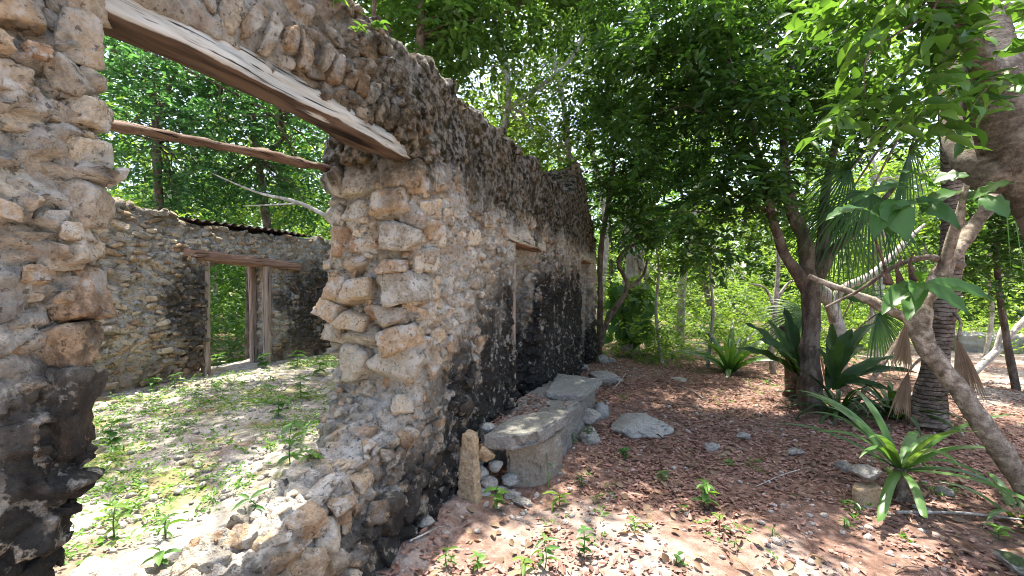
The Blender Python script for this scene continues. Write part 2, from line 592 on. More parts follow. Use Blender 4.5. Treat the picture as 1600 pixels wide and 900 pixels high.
def gz(x, y):
    p = np.stack([np.asarray(x, float), np.asarray(y, float), np.zeros(np.shape(x))], -1).reshape(-1, 3)
    z = 0.035 * fbm(p * 0.55, 3, 3) + 0.012 * fbm(p * 3.1, 3, 5)
    x = p[:, 0]
    y = p[:, 1]
    z += 0.14 * np.exp(-(((x + 0.9) / 0.7) ** 2 + ((y - 7.6) / 1.3) ** 2))
    z += 0.25 * np.clip((y - 9.5) / 8, 0, 1) * np.clip((4 - x) / 5, 0, 1)
    z += 0.06 * np.exp(-((x - WU) / 0.22) ** 2) * (y > 2.0) * (y < 9)
    return z


def ground_sheet():
    def axis(lo, hi, step, far):
        a = list(np.arange(lo, hi + 1e-6, step))
        s = step
        q = hi
        while q < far:
            s *= 1.35
            q += s
            a.append(q)
        s = step
        q = lo
        pre = []
        while q > -far:
            s *= 1.35
            q -= s
            pre.append(q)
        return np.array(pre[::-1] + a)
    X = axis(-1.6, 5.5, 0.04, 400)
    Y = axis(0.6, 9.0, 0.04, 400)
    gx, gy = np.meshgrid(X, Y)
    v = np.stack([gx.ravel(), gy.ravel(), gz(gx.ravel(), gy.ravel())], 1)
    far = np.clip(1 - (np.hypot(v[:, 0], v[:, 1]) - 30) / 30, 0, 1)
    v[:, 2] *= far
    near = (np.abs(v[:, 0] - 2) < 4) & (np.abs(v[:, 1] - 4.5) < 5)
    v[near, 2] += 0.008 * fbm(v[near] * 14, 3, 31)
    # the room floor is a sheet of its own, raised; keep the ground under it
    nx, ny = len(X), len(Y)
    i = np.arange(ny - 1)[:, None] * nx + np.arange(nx - 1)[None, :]
    f = np.stack([i, i + 1, i + nx + 1, i + nx], -1).reshape(-1, 4)
    return mesh_np("ground", v, f, np.full(len(f), 4))


def groundmat():
    m, nt, b = new_mat("forest_floor")
    g = NT(nt)
    pos = g.pos()
    pale = g.ramp(g.noise(pos, 9.0, 5, 0.65), [(0.3, (0.19, 0.145, 0.115)), (0.5, (0.33, 0.265, 0.22)), (0.7, (0.45, 0.39, 0.34))])
    mold = g.ramp(g.noise(pos, 14.0, 5, 0.65), [(0.3, (0.08, 0.048, 0.035)), (0.5, (0.19, 0.115, 0.085)), (0.7, (0.34, 0.23, 0.18))])
    sep = g.n("ShaderNodeSeparateXYZ")
    g.link(pos, sep.inputs[0])
    f = g.noise(pos, 1.1, 4, 0.6)
    reg = g.math('MULTIPLY', g.mapr(sep.outputs[1], 2.4, 3.6), g.mapr(sep.outputs[0], 3.2, 4.2, 1.0, 0.0))
    bare = g.mapr(g.math('ADD', f, g.math('MULTIPLY', reg, 0.28)), 0.46, 0.66)
    col = g.mix(bare, pale, mold)
    green = g.math('MULTIPLY', g.mapr(g.math('SUBTRACT', sep.outputs[1], sep.outputs[0]), 8.2, 10.5), g.mapr(g.noise(pos, 2.0, 4), 0.4, 0.6))
    col = g.mix(green, col, (0.05, 0.085, 0.025))
    g.link(col, b.inputs["Base Color"])
    b.inputs["Roughness"].default_value = 0.95
    b.inputs["Specular IOR Level"].default_value = 0.1
    h = g.math('ADD', g.noise(pos, 30.0, 6, 0.7), g.math('MULTIPLY', g.voro(pos, 35.0), 0.5))
    g.link(g.bump(h, 1.0, 0.02), b.inputs["Normal"])
    return m


tag(put("ground", ground_sheet(), groundmat()), "leaf strewn stony forest ground outside the ruined wall", "ground", kind="structure")


def fz(x, y):
    p = np.stack([np.asarray(x, float), np.asarray(y, float), np.zeros(np.shape(x))], -1).reshape(-1, 3)
    return 0.46 + 0.03 * fbm(p * 0.9, 3, 41) + 0.012 * fbm(p * 4, 3, 42) + 0.03 * np.exp(-((p[:, 0] - BU) / 0.25) ** 2) - 0.02 * np.exp(-((p[:, 1] - 1.4) / 0.4) ** 2)


def room_floor():
    X = np.arange(BU - 0.75, WI + 0.35, 0.03)
    Y = np.arange(-1.2, 9.0, 0.03)
    gx, gy = np.meshgrid(X, Y)
    v = np.stack([gx.ravel(), gy.ravel(), fz(gx.ravel(), gy.ravel())], 1)
    v[:, 2] += 0.007 * fbm(v * 16, 3, 43)
    nx, ny = len(X), len(Y)
    i = np.arange(ny - 1)[:, None] * nx + np.arange(nx - 1)[None, :]
    f = np.stack([i, i + 1, i + nx + 1, i + nx], -1).reshape(-1, 4)
    me = mesh_np("room_floor", v, f, np.full(len(f), 4))
    m, nt, b = new_mat("room_rubble_floor")
    g = NT(nt)
    pos = g.pos()
    col = g.ramp(g.noise(pos, 12.0, 5, 0.68), [(0.3, (0.14, 0.12, 0.095)), (0.5, (0.30, 0.27, 0.225)), (0.7, (0.44, 0.41, 0.36))])
    mo = g.mapr(g.noise(g.mapping(pos, (1, 1.6, 1)), 1.5, 5, 0.65), 0.50, 0.62)
    col = g.mix(g.math('MULTIPLY', mo, 0.75), col, g.ramp(g.noise(pos, 20.0, 4), [(0.35, (0.10, 0.11, 0.03)), (0.65, (0.26, 0.25, 0.07))]))
    br = g.mapr(g.noise(g.mapping(pos, (1, 1, 1), (5, 3, 0)), 1.9, 4, 0.6), 0.54, 0.66)
    col = g.mix(g.math('MULTIPLY', br, 0.6), col, (0.20, 0.12, 0.08))
    g.link(col, b.inputs["Base Color"])
    b.inputs["Roughness"].default_value = 0.95
    b.inputs["Specular IOR Level"].default_value = 0.1
    h = g.math('ADD', g.noise(pos, 35.0, 6, 0.7), g.math('MULTIPLY', g.voro(pos, 45.0), 0.5))
    g.link(g.bump(h, 1.0, 0.016), b.inputs["Normal"])
    return put("room_floor", me, m)


tag(room_floor(), "raised floor of the roofless room, pale rubble with moss", "floor", kind="structure")

# ------------------------------------------------------------------ rough stone by remeshing
def prism(bm, poly, axis, a0, a1):
    """closed prism: poly points in the two other axes, extruded along axis from a0 to a1"""
    def mk(p, a):
        if axis == 0: return (a, p[0], p[1])
        if axis == 1: return (p[0], a, p[1])
        return (p[0], p[1], a)
    lo = [bm.verts.new(mk(p, a0)) for p in poly]
    hi = [bm.verts.new(mk(p, a1)) for p in poly]
    n = len(poly)
    bm.faces.new(lo[::-1])
    bm.faces.new(hi)
    for i in range(n):
        bm.faces.new((lo[i], lo[(i + 1) % n], hi[(i + 1) % n], hi[i]))


def remesh(bm, voxel):
    bmesh.ops.recalc_face_normals(bm, faces=bm.faces)
    bmesh.ops.triangulate(bm, faces=[f for f in bm.faces if len(f.verts) > 4])
    me = bpy.data.meshes.new("tmp")
    bm.to_mesh(me)
    bm.free()
    o = bpy.data.objects.new("tmp", me)
    COL.objects.link(o)
    md = o.modifiers.new("r", 'REMESH')
    md.mode = 'VOXEL'
    md.voxel_size = voxel
    md.use_smooth_shade = True
    dg = bpy.context.evaluated_depsgraph_get()
    out = bpy.data.meshes.new_from_object(o.evaluated_get(dg))
    bpy.data.objects.remove(o)
    bpy.data.meshes.remove(me)
    n = len(out.vertices)
    v = np.empty(n * 3, np.float32)
    out.vertices.foreach_get("co", v)
    nn = np.empty(n * 3, np.float32)
    out.vertices.foreach_get("normal", nn)
    return out, v.reshape(-1, 3).astype(float), nn.reshape(-1, 3).astype(float)


def rubble_core(bm, voxel, freq, amp, seed, plaster=None, big=0.035):
    me, v, n = remesh(bm, voxel)
    # rounded direction so that edges crumble
    n = unit(n)
    warp = np.stack([fbm(v * 4.0 + 7, 2, seed + 1), fbm(v * 4.0 + 19, 2, seed + 2), fbm(v * 4.0 + 31, 2, seed + 3)], 1) * 0.06
    q = (v + warp) * np.array(freq)
    f1, f2, cid, fac = worley(q, seed, True)
    joint = np.clip((f2 - f1) * 4.5, 0, 1)
    joint = joint * joint * (3 - 2 * joint)
    f1b, f2b, cidb, facb = worley((v + warp * 0.6) * np.array(freq) * 2.3, seed + 5, True)
    jb = np.clip((f2b - f1b) * 4.0, 0, 1)
    pl = np.zeros(len(v)) if plaster is None else np.clip(plaster(v, n), 0, 1)
    rise = (cid - 0.4) * 0.8
    d = big * fbm(v * 1.7, 3, seed + 8) + amp * (1 - pl) * (joint * (0.65 + rise + 1.5 * fac) - 0.45) + amp * 0.5 * (1 - 0.6 * pl) * (jb * (0.4 + cidb + 1.5 * facb) - 0.4)
    d += amp * 0.45 * fbm(v * 13.0, 4, seed + 9, 0.65) + pl * amp * 0.35
    v2 = v + n * d[:, None]
    me.vertices.foreach_set("co", v2.astype(np.float32).ravel())
    a = me.attributes.new("cell", 'FLOAT', 'POINT')
    a.data.foreach_set("value", (0.6 * cid + 0.4 * cidb).astype(np.float32))
    a = me.attributes.new("joint", 'FLOAT', 'POINT')
    a.data.foreach_set("value", (joint * (1 - pl) * np.clip(jb * 1.5, 0.2, 1)).astype(np.float32))
    me.update()
    return me, v2, n


def jag(v0, v1, z, step=0.16, amp=0.05, seed=0):
    r = np.random.default_rng(seed)
    vs = np.arange(v0, v1, step)
    zf = z if callable(z) else (lambda q: z)
    return [(float(q), float(zf(q) + r.uniform(-amp, amp))) for q in vs] + [(v1, float(zf(v1)))]


# rock variants, shared by every single stone
def rock_mesh(seed, sub, rough=0.10, planes=9, box=True):
    r = np.random.default_rng(seed)
    bm = bmesh.new()
    bmesh.ops.create_icosphere(bm, subdivisions=sub, radius=1.0)
    v = np.array([q.co[:] for q in bm.verts])
    f = np.array([[q.index for q in t.verts] for t in bm.faces])
    bm.free()
    d = unit(v)
    ax = np.eye(3)
    pn = unit(np.concatenate([r.normal(size=(planes, 3)), np.concatenate([ax, -ax]) + r.normal(size=(6, 3)) * 0.22]))
    po = np.concatenate([r.uniform(0.52, 0.75, planes), r.uniform(0.48, 0.62, 6)])
    if not box:
        pn, po = pn[:planes], r.uniform(0.55, 0.9, planes)
    k = d @ pn.T
    t = np.where(k > 0.05, po[None, :] / np.maximum(k, 0.05), 9.0)
    t = np.minimum(t, 1.0)
    t.sort(axis=1)
    rad = t[:, 0] - 0.02 * np.exp(-(t[:, 1] - t[:, 0]) / 0.03)
    v = d * rad[:, None]
    v = v * (1 + rough * 0.45 * fbm(v * 2.3 + seed, 3, seed)[:, None] + rough * 0.5 * fbm(v * 6.5 + seed, 4, seed + 1, 0.7)[:, None])
    if sub >= 3:
        f1, f2, _ = worley(v * 3.3 + seed, seed)
        v = v * (1 - 0.06 * np.exp(-(f2 - f1) / 0.04) - 0.03 * (vnoise(v * 9.0 + seed, seed + 4) > 0.4))[:, None]
    ext = np.abs(v).max(0)
    return v / ext, f


ROCK_HI = [rock_mesh(100 + i, 4, 0.13, 2 + i % 4) for i in range(24)] + [rock_mesh(150 + i, 4, 0.22, 11, False) for i in range(8)]
ROCK_LO = [rock_mesh(200 + i, 2, 0.08, 2 + i % 4) for i in range(14)]
ROCK_TINY = [rock_mesh(300 + i, 1, 0.05, 6) for i in range(10)]
_rock_me = {}


def rock_data(i, mat):
    if i not in _rock_me:
        v, f = ROCK_HI[i]
        me = mesh_np("stone", v, f, np.full(len(f), 3))
        me.materials.append(mat)
        _rock_me[i] = me
    return _rock_me[i]


def frame_for(n, up=(0, 0, 1), jit=0.25, r=RNG):
    n = unit(np.asarray(n) + r.normal(size=3) * jit * 0.5)
    a = np.cross(np.asarray(up, float) + r.normal(size=3) * jit * 0.5, n)
    if np.linalg.norm(a) < 1e-3:
        a = np.array((1.0, 0, 0))
    a = unit(a)
    b = np.cross(n, a)
    return np.stack([a, b, n], 1)        # columns: along, up, out


def put_stone(name, parent, mat, p, R, s, idx, label=None):
    o = put(name, rock_data(idx % len(ROCK_HI), mat), None, parent)
    o.material_slots[0].link = 'OBJECT'
    o.material_slots[0].material = mat
    m4 = np.eye(4)
    m4[:3, :3] = R * np.asarray(s)[None, :]
    m4[:3, 3] = p
    loc, rot, sc = Matrix(m4.tolist()).decompose()
    o.location, o.rotation_mode, o.scale = loc, 'XYZ', sc
    o.rotation_euler = rot.to_euler()
    return o


def join_rocks(items, src, name, mat, parent=None):
    mb = MB()
    for k, (p, R, s) in enumerate(items):
        v, f = src[k % len(src)]
        mb.add((v * np.asarray(s)) @ R.T + p, f, np.full(len(f), 3))
    return mb.build(name, mat, parent)


def scatter_on(v, n, ok, size_fn, seed, tries, spacing=0.8):
    """greedy scatter: bigger stones first"""
    r = np.random.default_rng(seed)
    idx = np.nonzero(ok)[0]
    pick = r.choice(idx, size=min(tries, len(idx)), replace=False)
    sz = size_fn(v[pick], n[pick], r)
    order = np.argsort(-sz)
    pick, sz = pick[order], sz[order]
    pos = v[pick]
    keepp, keeps, out = np.zeros((0, 3)), np.zeros(0), []
    grid = {}
    cell = 0.3
    for i in range(len(pick)):
        if sz[i] <= 0:
            break
        c = tuple(np.floor(pos[i] / cell).astype(int))
        good = True
        for dx in (-1, 0, 1):
            for dy in (-1, 0, 1):
                for dz in (-1, 0, 1):
                    for (q, qs) in grid.get((c[0] + dx, c[1] + dy, c[2] + dz), ()):
                        if abs(q[0] - pos[i][0]) + abs(q[1] - pos[i][1]) < 1.0:
                            dd = (q - pos[i]) * np.array((1, 1, 1.5))
                            if dd @ dd < (spacing * (qs + sz[i])) ** 2:
                                good = False
                                break
                    if not good: break
                if not good: break
            if not good: break
        if good:
            grid.setdefault(c, []).append((pos[i], sz[i]))
            out.append((pick[i], sz[i]))
    return out


def dress(parent, v, n, ok, size_fn, seed, tries, mat, flat=(1.0, 0.62, 0.45), sink=0.15, limit=300, extra=(), jit=0.35, spacing=0.8):
    """single stones over the core: the ones that show largest become objects, the rest one mass"""
    r = np.random.default_rng(seed + 1)
    items = []
    for (i, s) in scatter_on(v, n, ok, size_fn, seed, tries, spacing):
        R = frame_for(n[i], jit=jit, r=r)
        k = r.uniform(0.8, 1.25, 3)
        sc = np.array(flat) * s * k
        items.append((v[i] - n[i] * sink * sc[2], R, sc))
    px, py, d = proj(np.array([q[0] for q in items]))
    vis = (d > 0.3) & (px > -40) & (px < 1640) & (py > -40) & (py < 940)
    show = np.where(vis, np.array([q[2][0] for q in items]) / np.maximum(d, 0.3), 0)
    o = np.argsort(-show)
    lim = limit - len(extra)
    for k in o[:lim]:
        if show[k] > 0:
            put_stone("stone", parent, mat, *items[k], int(r.integers(0, 24)))
    rest = [items[k] for k in o[lim:]] + [items[k] for k in o[:lim] if show[k] <= 0]
    for (p, R, s) in extra:
        put_stone("stone", parent, mat, p, R, s, int(r.integers(0, 10)))
    if rest:
        tag(join_rocks(rest, ROCK_LO, "small_stones", mat, parent), kind="stuff")


# ------------------------------------------------------------------ front wall
def front_wall():
    root = thing("stone_wall", (WU - 0.3, 5.0, 0), "long roofless rubble stone wall with two doorways, blackened along its foot", "stone wall")
    bm = bmesh.new()
    zt = lambda q: 2.96 + 0.03 * math.sin(q * 3)
    prism(bm, [(2.22, -0.15), (3.93, -0.15)] + jag(2.22, 3.93, zt, seed=1)[::-1], 0, WI, WU)
    prism(bm, [(3.85, 2.04), (4.9, 2.04)] + jag(3.85, 4.9, zt, seed=2)[::-1], 0, WI, WU)
    def zf(q):
        if q < 6.3: return 2.96
        if q < 6.75: return 2.96 + (q - 6.3) / 0.45 * 0.5
        if q < 7.25: return 3.46
        return max(2.45, 3.46 - (q - 7.25) / 1.2 * 1.0)
    prism(bm, [(4.81, -0.15), (7.15, -0.15)] + jag(4.81, 7.15, zf, seed=3, amp=0.06)[::-1], 0, WI, WU)
    prism(bm, [(7.08, 2.08), (8.05, 2.08)] + jag(7.08, 8.05, zf, seed=4, amp=0.06)[::-1], 0, WI, WU)
    prism(bm, [(7.98, -0.15), (8.6, -0.15)] + jag(7.98, 8.6, zf, seed=5)[::-1], 0, WI, WU)
    # masonry still carried by the beam over the wide gap; the inner half has fallen
    prism(bm, [(0.62, 2.43), (2.35, 2.43)] + jag(0.62, 2.35, lambda q: 3.0, seed=6)[::-1], 0, WU - 0.24, WU)
    # broken sill, rising towards the jamb
    prism(bm, [(0.3, -0.15), (2.3, -0.15), (2.3, 0.80), (2.12, 0.72), (1.9, 0.66), (1.5, 0.57), (1.2, 0.49), (0.95, 0.46), (0.62, 0.47), (0.3, 0.5)], 0, WI + 0.27, WU - 0.02)
    prism(bm, [(1.95, -0.15), (2.3, -0.15), (2.3, 0.98), (2.2, 0.9), (2.05, 0.72)], 0, WI + 0.03, WU - 0.04)
    def plaster(v, n):
        a = fbm(v * np.array((1.5, 1.5, 1.1)) + 3, 3, 77)
        head = np.clip((v[:, 2] - 2.1 + 0.5 * fbm(v * 2.5, 2, 79)) / 0.25, 0, 1) * np.clip((v[:, 1] - 1.9) / 0.4, 0, 1)
        sill = (n[:, 2] > 0.6) & (v[:, 2] < 1.1) & (v[:, 1] < 2.4)
        strip = np.exp(-((v[:, 1] - 2.75) / 0.3) ** 2) * 0.35
        return np.clip(np.clip(a * 1.6 + 0.1 + strip, 0, 1) * 0.85 + head * (0.55 + 0.5 * (fbm(v * 3.1, 2, 83) > 0)) - 0.3 * sill, 0, 1)
    me, v, n = rubble_core(bm, 0.0155, (6.5, 6.5, 9.0), 0.042, 11, plaster)
    put("masonry", me, M['masonry'], root)
    # big quoins of the broken jamb, in rough courses
    r = np.random.default_rng(5)
    extra = []
    z = 0.95
    row = 0
    while z < 2.42:
        h = r.uniform(0.12, 0.24)
        cols = [(-1.62, r.uniform(0.12, 0.16)), (-1.90 + r.uniform(-0.03, 0.03), r.uniform(0.11, 0.16)), (-2.1, r.uniform(0.08, 0.12))]
        for j, (u, w) in enumerate(cols):
            if r.random() < 0.12: continue
            R = frame_for((0.25 if j == 0 else (-0.2 if j == 2 else 0), -1, 0.1), jit=0.3, r=r)
            extra.append((np.array((u + (0.03 if row % 2 else -0.02), 2.245 + r.uniform(-0.03, 0.05), z + h / 2 + r.uniform(-0.015, 0.015))), R, np.array((w * r.uniform(0.85, 1.35), h * r.uniform(0.45, 0.68), r.uniform(0.10, 0.17)))))
        # return face
        R = frame_for((1, -0.1, 0.05), jit=0.3, r=r)
        extra.append((np.array((WU - 0.05, 2.38 + r.uniform(-0.05, 0.08), z + h / 2)), R, np.array((r.uniform(0.09, 0.15), h * 0.5, 0.10))))
        z += h * 0.93
        row += 1
    # slabs along the outer edge of the sill
    for q in np.arange(0.75, 2.2, 0.17):
        zz = np.interp(q, [0.6, 1.2, 1.5, 1.9, 2.15], [0.44, 0.46, 0.54, 0.62, 0.70])
        for u in (WU - 0.03, WU - 0.18, WU - 0.33):
            if u < WU - 0.1 and r.random() < 0.4: continue
            R = frame_for((0.5, 0, 1) if u > WU - 0.1 else (0, 0, 1), up=(0, 1, 0), jit=0.5, r=r)
            extra.append((np.array((u + r.uniform(-0.05, 0.03), q + r.uniform(-0.05, 0.05), zz - r.uniform(0.02, 0.06))), R, np.array((r.uniform(0.07, 0.15), r.uniform(0.07, 0.13), r.uniform(0.05, 0.08)))))
    for q in np.arange(0.8, 2.3, 0.2):      # chunky stones in the outer face below the sill
        for zz in np.arange(0.08, 0.44, 0.14):
            if r.random() < 0.25: continue
            R = frame_for((1, -0.15, 0.15), jit=0.45, r=r)
            extra.append((np.array((WU - 0.02, q + r.uniform(-0.08, 0.08), zz + r.uniform(-0.04, 0.04))), R, np.array((r.uniform(0.07, 0.12), r.uniform(0.05, 0.09), 0.07))))
    # arch of upright stones over the beam
    for q in np.arange(0.7, 2.35, 0.085):
        R = frame_for((1, 0, -0.1), up=(0, 0.25, 1), jit=0.3, r=r)
        extra.append((np.array((WU + 0.0, q, 2.55 + r.uniform(-0.02, 0.03))), R, np.array((r.uniform(0.03, 0.045), r.uniform(0.07, 0.11), 0.05))))
    for q in np.arange(4.0, 4.9, 0.11):
        R = frame_for((1, 0, 0), up=(0, 0.1, 1), jit=0.25, r=r)
        extra.append((np.array((WU + 0.0, q, 2.3 + r.uniform(-0.02, 0.03))), R, np.array((0.04, r.uniform(0.08, 0.11), 0.04))))
    # loose stones on the wall head
    for q in np.arange(2.3, 6.4, 0.19):
        R = frame_for((0.4, 0, 1), up=(0, 1, 0), jit=0.8, r=r)
        extra.append((np.array((WU - r.uniform(0.02, 0.25), q, 2.98 + r.uniform(-0.05, 0.04))), R, np.array((r.uniform(0.07, 0.13), r.uniform(0.06, 0.1), r.uniform(0.04, 0.07)))))
    for (q, zz) in ((6.75, 3.45), (6.9, 3.55), (6.72, 3.3), (7.05, 3.5), (6.66, 3.15)):
        R = frame_for((0.6, -0.6, 0.3), jit=0.6, r=r)
        extra.append((np.array((WU - 0.05, q, zz)), R, np.array((0.12, 0.08, 0.1))))
    ok = ((n[:, 0] > 0.55) | ((n[:, 1] < -0.5) & (v[:, 1] > 2.0)) | ((n[:, 2] > 0.5) & (v[:, 0] > -1.9))) & (v[:, 2] > 0.03) & (v[:, 1] > 0.6)
    pm = plaster(v, n)
    def size(p, nn, r):
        s = r.uniform(0.02, 0.055, len(p)) * (1 + 0.9 * (r.random(len(p)) < 0.15))
        dark = (p[:, 1] > 3.2) & (p[:, 2] < 1.9)
        s = np.where(dark, s * 0.8, s)
        pq = plaster(p, nn)
        s = np.where(r.random(len(p)) < pq * 0.97, 0, s)
        s = np.where((nn[:, 1] < -0.5) & (p[:, 1] < 2.4), s * 0.8, s)
        return s
    dress(root, v, n, ok, size, 21, 9000, M['stone'], (1.0, 0.7, 0.42), 0.45, 300, extra, 0.4, 0.85)
    # beams
    r = np.random.default_rng(9)
    L = 110
    S = 28
    t = np.linspace(0, 1, L)
    c = np.stack([np.interp(t, [0, 1], [-1.575, -1.575]), 0.25 + t * 2.15, 2.365 + 0.03 * np.sin(t * 2.5) - 0.02 * t], 1)
    ang = np.linspace(0, 2 * math.pi, S, endpoint=False)
    ca, sa = np.cos(ang), np.sin(ang)
    sx = np.sign(ca) * np.abs(ca) ** 0.7 * 0.085
    sz = np.sign(sa) * np.abs(sa) ** 0.7 * 0.07
    v = c[:, None, :] + np.stack([np.broadcast_to(sx, (L, S)), np.zeros((L, S)), np.broadcast_to(sz, (L, S))], -1) * (1 - 0.75 * np.clip((t - 0.72) / 0.28, 0, 1) ** 1.6)[:, None, None]
    v = v.reshape(-1, 3)
    d = unit(v - np.repeat(c, S, 0))
    v = v + d * (0.026 * fbm(v * np.array((11, 1.4, 11)), 4, 61) + 0.016 * fbm(v * np.array((40, 2.2, 40)), 3, 62))[:, None]
    i = np.arange(L - 1)[:, None] * S
    j = np.arange(S)[None, :]
    f = np.stack([i + j, i + (j + 1) % S, i + S + (j + 1) % S, i + S + j], -1).reshape(-1, 4)
    mb = MB()
    mb.add(v, f, np.full(len(f), 4))
    mb.add(v[:S], np.arange(S)[::-1], [S])
    mb.add(v[-S:], np.arange(S), [S])
    o = mb.build("lintel_beam", M['beam'], root)
    tag(o, "weathered grey timber beam over the wide gap")
    mb = MB()
    tube(mb, [(-2.02, 0.35, 2.14), (-2.06, 0.75, 2.17), (-2.10, 1.2, 2.225), (-2.08, 1.6, 2.27), (-2.11, 2.0, 2.315), (-2.1, 2.5, 2.35)], [0.024, 0.027, 0.022, 0.026, 0.024, 0.026], 12, 8, 0.5, 4)
    tag(mb.build("lintel_pole", M['pole'], root), "thin crooked brown pole behind the beam")
    # door lintels and frames
    def board(name, mat, p0, p1, w, h, seed, lab):
        bm = bmesh.new()
        bmesh.ops.create_grid(bm, x_segments=2, y_segments=2, size=0.5)
        bm.free()
        mb = MB()
        L = 24
        S = 16
        t = np.linspace(0, 1, L)[:, None]
        c = np.asarray(p0) * (1 - t) + np.asarray(p1) * t
        ax = unit(np.asarray(p1) - np.asarray(p0))
        side = unit(np.cross(ax, (0, 0, 1.0))) if abs(ax[2]) < 0.8 else np.array((1.0, 0, 0))
        upv = np.cross(side, ax)
        ang = np.linspace(0, 2 * math.pi, S, endpoint=False) + 0.2
        sx = np.sign(np.cos(ang)) * np.abs(np.cos(ang)) ** 0.4 * w / 2
        sz = np.sign(np.sin(ang)) * np.abs(np.sin(ang)) ** 0.4 * h / 2
        v = (c[:, None, :] + sx[None, :, None] * side + sz[None, :, None] * upv).reshape(-1, 3)
        v = v + unit(v - np.repeat(c, S, 0)) * (0.05 * min(w, h) * fbm(v * (6 + 14 * (1 - np.abs(ax))), 3, seed))[:, None]
        i = np.arange(L - 1)[:, None] * S
        j = np.arange(S)[None, :]
        f = np.stack([i + j, i + (j + 1) % S, i + S + (j + 1) % S, i + S + j], -1).reshape(-1, 4)
        mb.add(v, f, np.full(len(f), 4))
        mb.add(v[:S], np.arange(S)[::-1], [S])
        mb.add(v[-S:], np.arange(S), [S])
        return tag(mb.build(name, mat, root), lab)
    board("door_lintel", M['lintel_grey'], (WU - 0.065, 3.76, 2.05), (WU - 0.065, 4.98, 2.03), 0.17, 0.10, 3, "grey board over the nearer doorway")
    board("door_lintel", M['lintel_grey'], (WU - 0.27, 3.7, 2.06), (WU - 0.27, 5.0, 2.06), 0.2, 0.09, 4, None)
    board("door_lintel", M['lintel_grey'], (WU - 0.5, 3.7, 2.05), (WU - 0.5, 5.0, 2.05), 0.2, 0.09, 14, None)
    board("door_lintel", M['lintel_grey'], (WU - 0.06, 6.95, 2.08), (WU - 0.06, 8.15, 2.05), 0.2, 0.11, 5, "grey board over the farther doorway")
    board("door_lintel", M['lintel_grey'], (WU - 0.3, 6.98, 2.08), (WU - 0.3, 8.15, 2.08), 0.2, 0.08, 6, None)
    board("door_post", M['post'], (WU - 0.03, 3.975, 0.05), (WU - 0.03, 3.955, 2.02), 0.07, 0.06, 7, "thin wooden post in the nearer doorway")
    return root


front_wall()


def pier():
    root = thing("wall_pier", (WU - 0.3, -0.1, 0), "rough masonry pier at the near end of the wall, black below", "stone pier")
    bm = bmesh.new()
    prism(bm, [(-1.2, -0.15), (0.48, -0.15), (0.52, 0.3), (0.56, 0.8), (0.64, 0.98), (0.65, 1.3), (0.63, 1.6), (0.66, 1.9), (0.68, 2.15), (0.64, 2.3), (0.70, 2.5), (0.70, 3.3), (-1.2, 3.3)], 0, WI, WU)
    def plaster(v, n):
        return np.clip(fbm(v * 1.3 + 9, 3, 78) * 1.8 + 0.5 - np.clip((v[:, 1] - 0.52) * 9, 0, 1) * 0.75, 0, 1)
    me, v, n = rubble_core(bm, 0.013, (7, 7, 9.5), 0.045, 31, plaster, 0.03)
    put("masonry", me, M['masonry'], root)
    r = np.random.default_rng(15)
    extra = []
    z = 0.5
    while z < 2.9:
        h = r.uniform(0.09, 0.15)
        R = frame_for((0.8, 0.7, 0), jit=0.35, r=r)
        extra.append((np.array((WU - 0.02, np.interp(z, [0.4, 0.8, 1.0, 2.9], [0.50, 0.55, 0.635, 0.66]) + r.uniform(-0.02, 0.015), z + h / 2)), R, np.array((r.uniform(0.05, 0.08), h * 0.55, r.uniform(0.05, 0.07)))))
        R = frame_for((1, 0.1, 0), jit=0.35, r=r)
        if z > 1.85 or r.random() < 0.3:
            extra.append((np.array((WU - 0.03, 0.50 + r.uniform(-0.04, 0.03), z + h / 2 + 0.03)), R, np.array((r.uniform(0.05, 0.08), h * 0.5, r.uniform(0.05, 0.07)))))
        R = frame_for((0, 1, 0), jit=0.35, r=r)
        extra.append((np.array((WU - 0.25, 0.6 + r.uniform(-0.03, 0.02), z + h / 2)), R, np.array((r.uniform(0.08, 0.13), h * 0.55, 0.08))))
        z += h * 0.95
    # two loose blocks lying in the gap at its foot
    for (u, q, zz, s) in ((-1.74, 0.80, 0.52, (0.17, 0.12, 0.085)), (-1.58, 0.72, 0.47, (0.10, 0.09, 0.08))):
        R = frame_for((0.1, 0.0, 1), up=(0, 1, 0), jit=0.3, r=r)
        extra.append((np.array((u, q, zz)), R, np.array(s)))
    ok = ((n[:, 0] > 0.5) | (n[:, 1] > 0.5)) & (v[:, 2] > 0.05) & (v[:, 1] > -0.3)
    def size(p, nn, r):
        s = r.uniform(0.018, 0.05, len(p))
        pq = plaster(p, nn)
        return np.where(r.random(len(p)) < pq, 0, s)
    dress(root, v, n, ok, size, 33, 2200, M['stone'], (1.0, 0.65, 0.42), 0.45, 300, extra, 0.45, 0.85)


pier()


